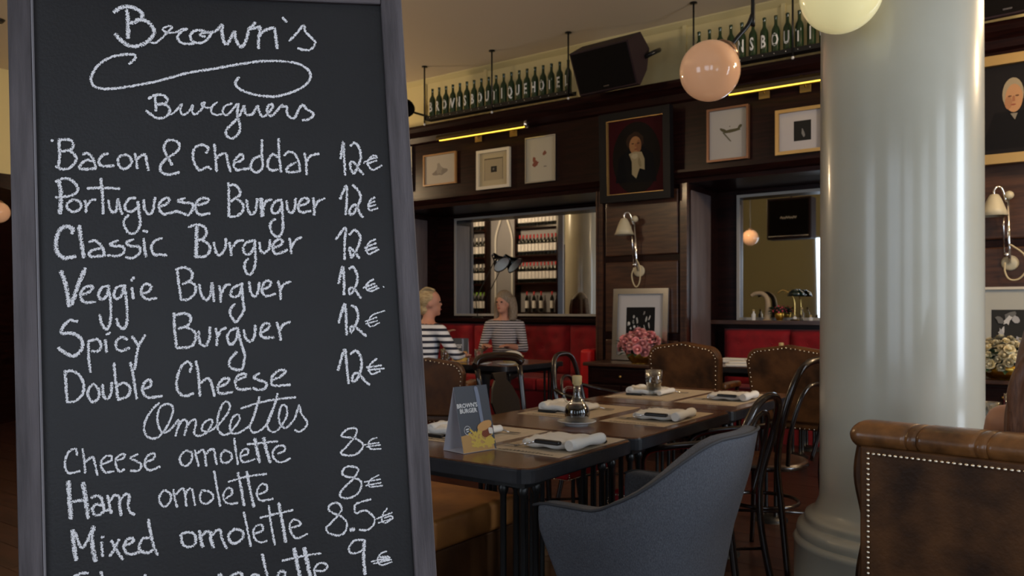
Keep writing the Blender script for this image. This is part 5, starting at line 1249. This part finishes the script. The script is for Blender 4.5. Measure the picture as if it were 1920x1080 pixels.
def sitpose(arms, hairm, lean=0.0, nod=0, wide=.165):
    J = {'pelvis': ((0, 0, .54), (.15, .12)), 'belly': ((lean*.3, 0, .7), (.135, .11)), 'chest': ((lean*.7, 0, .9), (.15, .115)), 'upch': ((lean, 0, 1.0), (.10, .085)), 'neck': ((lean+.01, 0, 1.09), (.052, .052)), 'skull': ((lean+.025, 0, 1.16), (.05, .05))}
    E = [('pelvis', 'belly'), ('belly', 'chest'), ('chest', 'upch'), ('upch', 'neck'), ('neck', 'skull')]
    for s, k in ((1, 'l'), (-1, 'r')):
        J[k+'sh'] = ((lean, s*wide, 1.0), (.058, .058)); el, wr = arms[k]
        J[k+'el'] = (el, (.043, .043)); J[k+'fa'] = (tuple(Vector(el).lerp(Vector(wr), .4)), (.04, .04)); J[k+'wr'] = (wr, (.026, .026))
        E += [('upch', k+'sh'), (k+'sh', k+'el'), (k+'el', k+'fa'), (k+'fa', k+'wr')]
        hand_joints(J, E, k+'wr', wr, Vector(wr)-Vector(el), -s, pre=k)
        J[k+'hip'] = ((.06, s*.09, .52), (.085, .085)); J[k+'kn'] = ((.44, s*.11, .5), (.062, .062)); J[k+'ca'] = ((.44, s*.11, .34), (.056, .056)); J[k+'an'] = ((.42, s*.11, .09), (.04, .04)); J[k+'to'] = ((.55, s*.12, .045), (.035, .035))
        E += [('pelvis', k+'hip'), (k+'hip', k+'kn'), (k+'kn', k+'ca'), (k+'ca', k+'an'), (k+'an', k+'to')]
    return {'J': J, 'E': E, 'head': (lean+.035, 0, 1.235), 'nod': nod, 'hairm': hairm}
GREYH = M('grey_brown_hair', (.15, .11, .075), .6, col2=(.3, .24, .18), nscale=40, stretch=(6, 6, .6), bump=.6, bscale=60)
BLOND = M('blonde_hair', (.5, .38, .2), .55, col2=(.3, .2, .1), nscale=30, stretch=(1, 1, 4), bump=.6, bscale=60)
BROWNH = M('brown_hair', (.09, .035, .016), .5, col2=(.16, .065, .03), nscale=30, stretch=(6, 6, .6), bump=.6, bscale=60)
ST1 = striped('fine_grey_stripes', (.025, .02, .025), (.5, .47, .5), 12, .42)
ST2 = striped('bold_navy_stripes', (.012, .014, .03), (.75, .75, .78), 6.2, .4)
JEAN = M('dark_trousers', (.02, .022, .03), .85)
def hair_long(bm, Hr):
    ell(bm, (-.02, 0, .045), (.1, .088, .098), 20, 14, M4=Hr)
    ell(bm, (-.06, 0, -.06), (.05, .1, .12), 16, 10, M4=Hr)
    for a, x in ((-1, -.01), (1, -.01), (-1, -.05), (1, -.05), (-1.1, -.03), (1.1, -.03), (-.5, -.08), (.5, -.08), (0, -.08)):
        tube(bm, [Hr @ Vector((x, a*.07, .06)), Hr @ Vector((x-.012, a*.092, -.03)), Hr @ Vector((x-.01, a*.1, -.11)), Hr @ Vector((x+.005, a*.095, -.18))], lambda q: .04-.01*q, 10, 4)
def hair_loose(bm, Hr):
    hair_long(bm, Hr); ell(bm, (-.075, 0, -.2), (.045, .13, .2), 16, 12, M4=Hr)
    for a in (-1, 1):
        for k in range(5): tube(bm, [Hr @ Vector((-.03-.02*k, a*.08, 0)), Hr @ Vector((-.05-.02*k, a*(.115+.004*k), -.1)), Hr @ Vector((-.06-.015*k, a*(.13+.01*(k % 3)), -.22)), Hr @ Vector((-.07-.01*k, a*(.125+.008*k), -.36))], lambda q: .026-.012*q, 8, 4)
def hair_bun(bm, Hr):
    ell(bm, (-.028, 0, .035), (.09, .082, .088), 20, 14, M4=Hr); ell(bm, (-.1, 0, .04), (.045, .05, .05), 14, 10, M4=Hr); ell(bm, (-.05, 0, -.05), (.05, .06, .06), 14, 10, M4=Hr)
    for k in range(5): tube(bm, [Hr @ Vector((.04, -.05+.025*k, .11)), Hr @ Vector((-.04, -.06+.03*k, .13)), Hr @ Vector((-.11, -.02+.01*k, .07))], .012, 6, 4)
def reg(zneck, hands_x):
    def f(c):
        if c.z > zneck and abs(c.y) < .12: return 0
        if hands_x(c): return 0
        if c.z < .1: return 3
        if c.z < .62 and (c.z < .5 or c.x > .12 and c.z < .6): return 2
        return 1
    return f
# woman facing us: seated on the banquette, looking left
p = PD(950, 590, 9.15)
pose = sitpose({'l': ((.1, .23, .76), (.32, .12, .79)), 'r': ((.1, -.23, .76), (.32, -.12, .79))}, GREYH, .05)
face = math.atan2(C0.y-p.y, C0.x-p.x)-.25
person('woman with shoulder length grey hair in a fine striped tee facing us on the banquette', (p.x, p.y-.02, .01), face, pose, [SKIN, ST1, JEAN, BLACKW], reg(1.055, lambda c: c.x > .24 and c.z > .66), hair_long, headrot=-.35).scale = (1.07, 1.07, 1.07)
# woman with her back to us
p = PD(783, 590, 6.75)
pose = sitpose({'l': ((.16, .27, .80), (.34, .1, .95)), 'r': ((.14, -.30, .80), (.36, -.16, .79))}, BLOND, .09)
person('blonde woman with pinned up hair in bold navy striped top, back to us', (p.x+.02, p.y, .075), 1.45, pose, [SKIN, ST2, JEAN, BLACKW], reg(1.06, lambda c: c.x > .33 and c.z > .7), hair_bun, headrot=-.75)
# person in the leather armchair, cut by the frame
p = PD(1975, 590, 2.62)
pose = sitpose({'l': ((.05, .26, .7), (.28, .2, .66)), 'r': ((.05, -.26, .7), (.28, -.2, .66))}, BROWNH, -.02)
person('bare shouldered person with long brown hair in the leather armchair', (-.045, 2.93, -.105), PI/2-.3, pose, [SKIN2, M('rust_top', (.2, .03, .02), .8), JEAN, BLACKW], lambda c: 0 if (c.z > .98 or abs(c.y) > .155) and c.z > .6 else reg(1.5, lambda c: False)(c), hair_loose, vox=.009, headrot=.3)

SC.cycles.use_denoising = True
SC.cycles.max_bounces = 12; SC.cycles.transparent_max_bounces = 12
SC.cycles.caustics_reflective = False; SC.cycles.caustics_refractive = False
SC.cycles.sample_clamp_indirect = 4
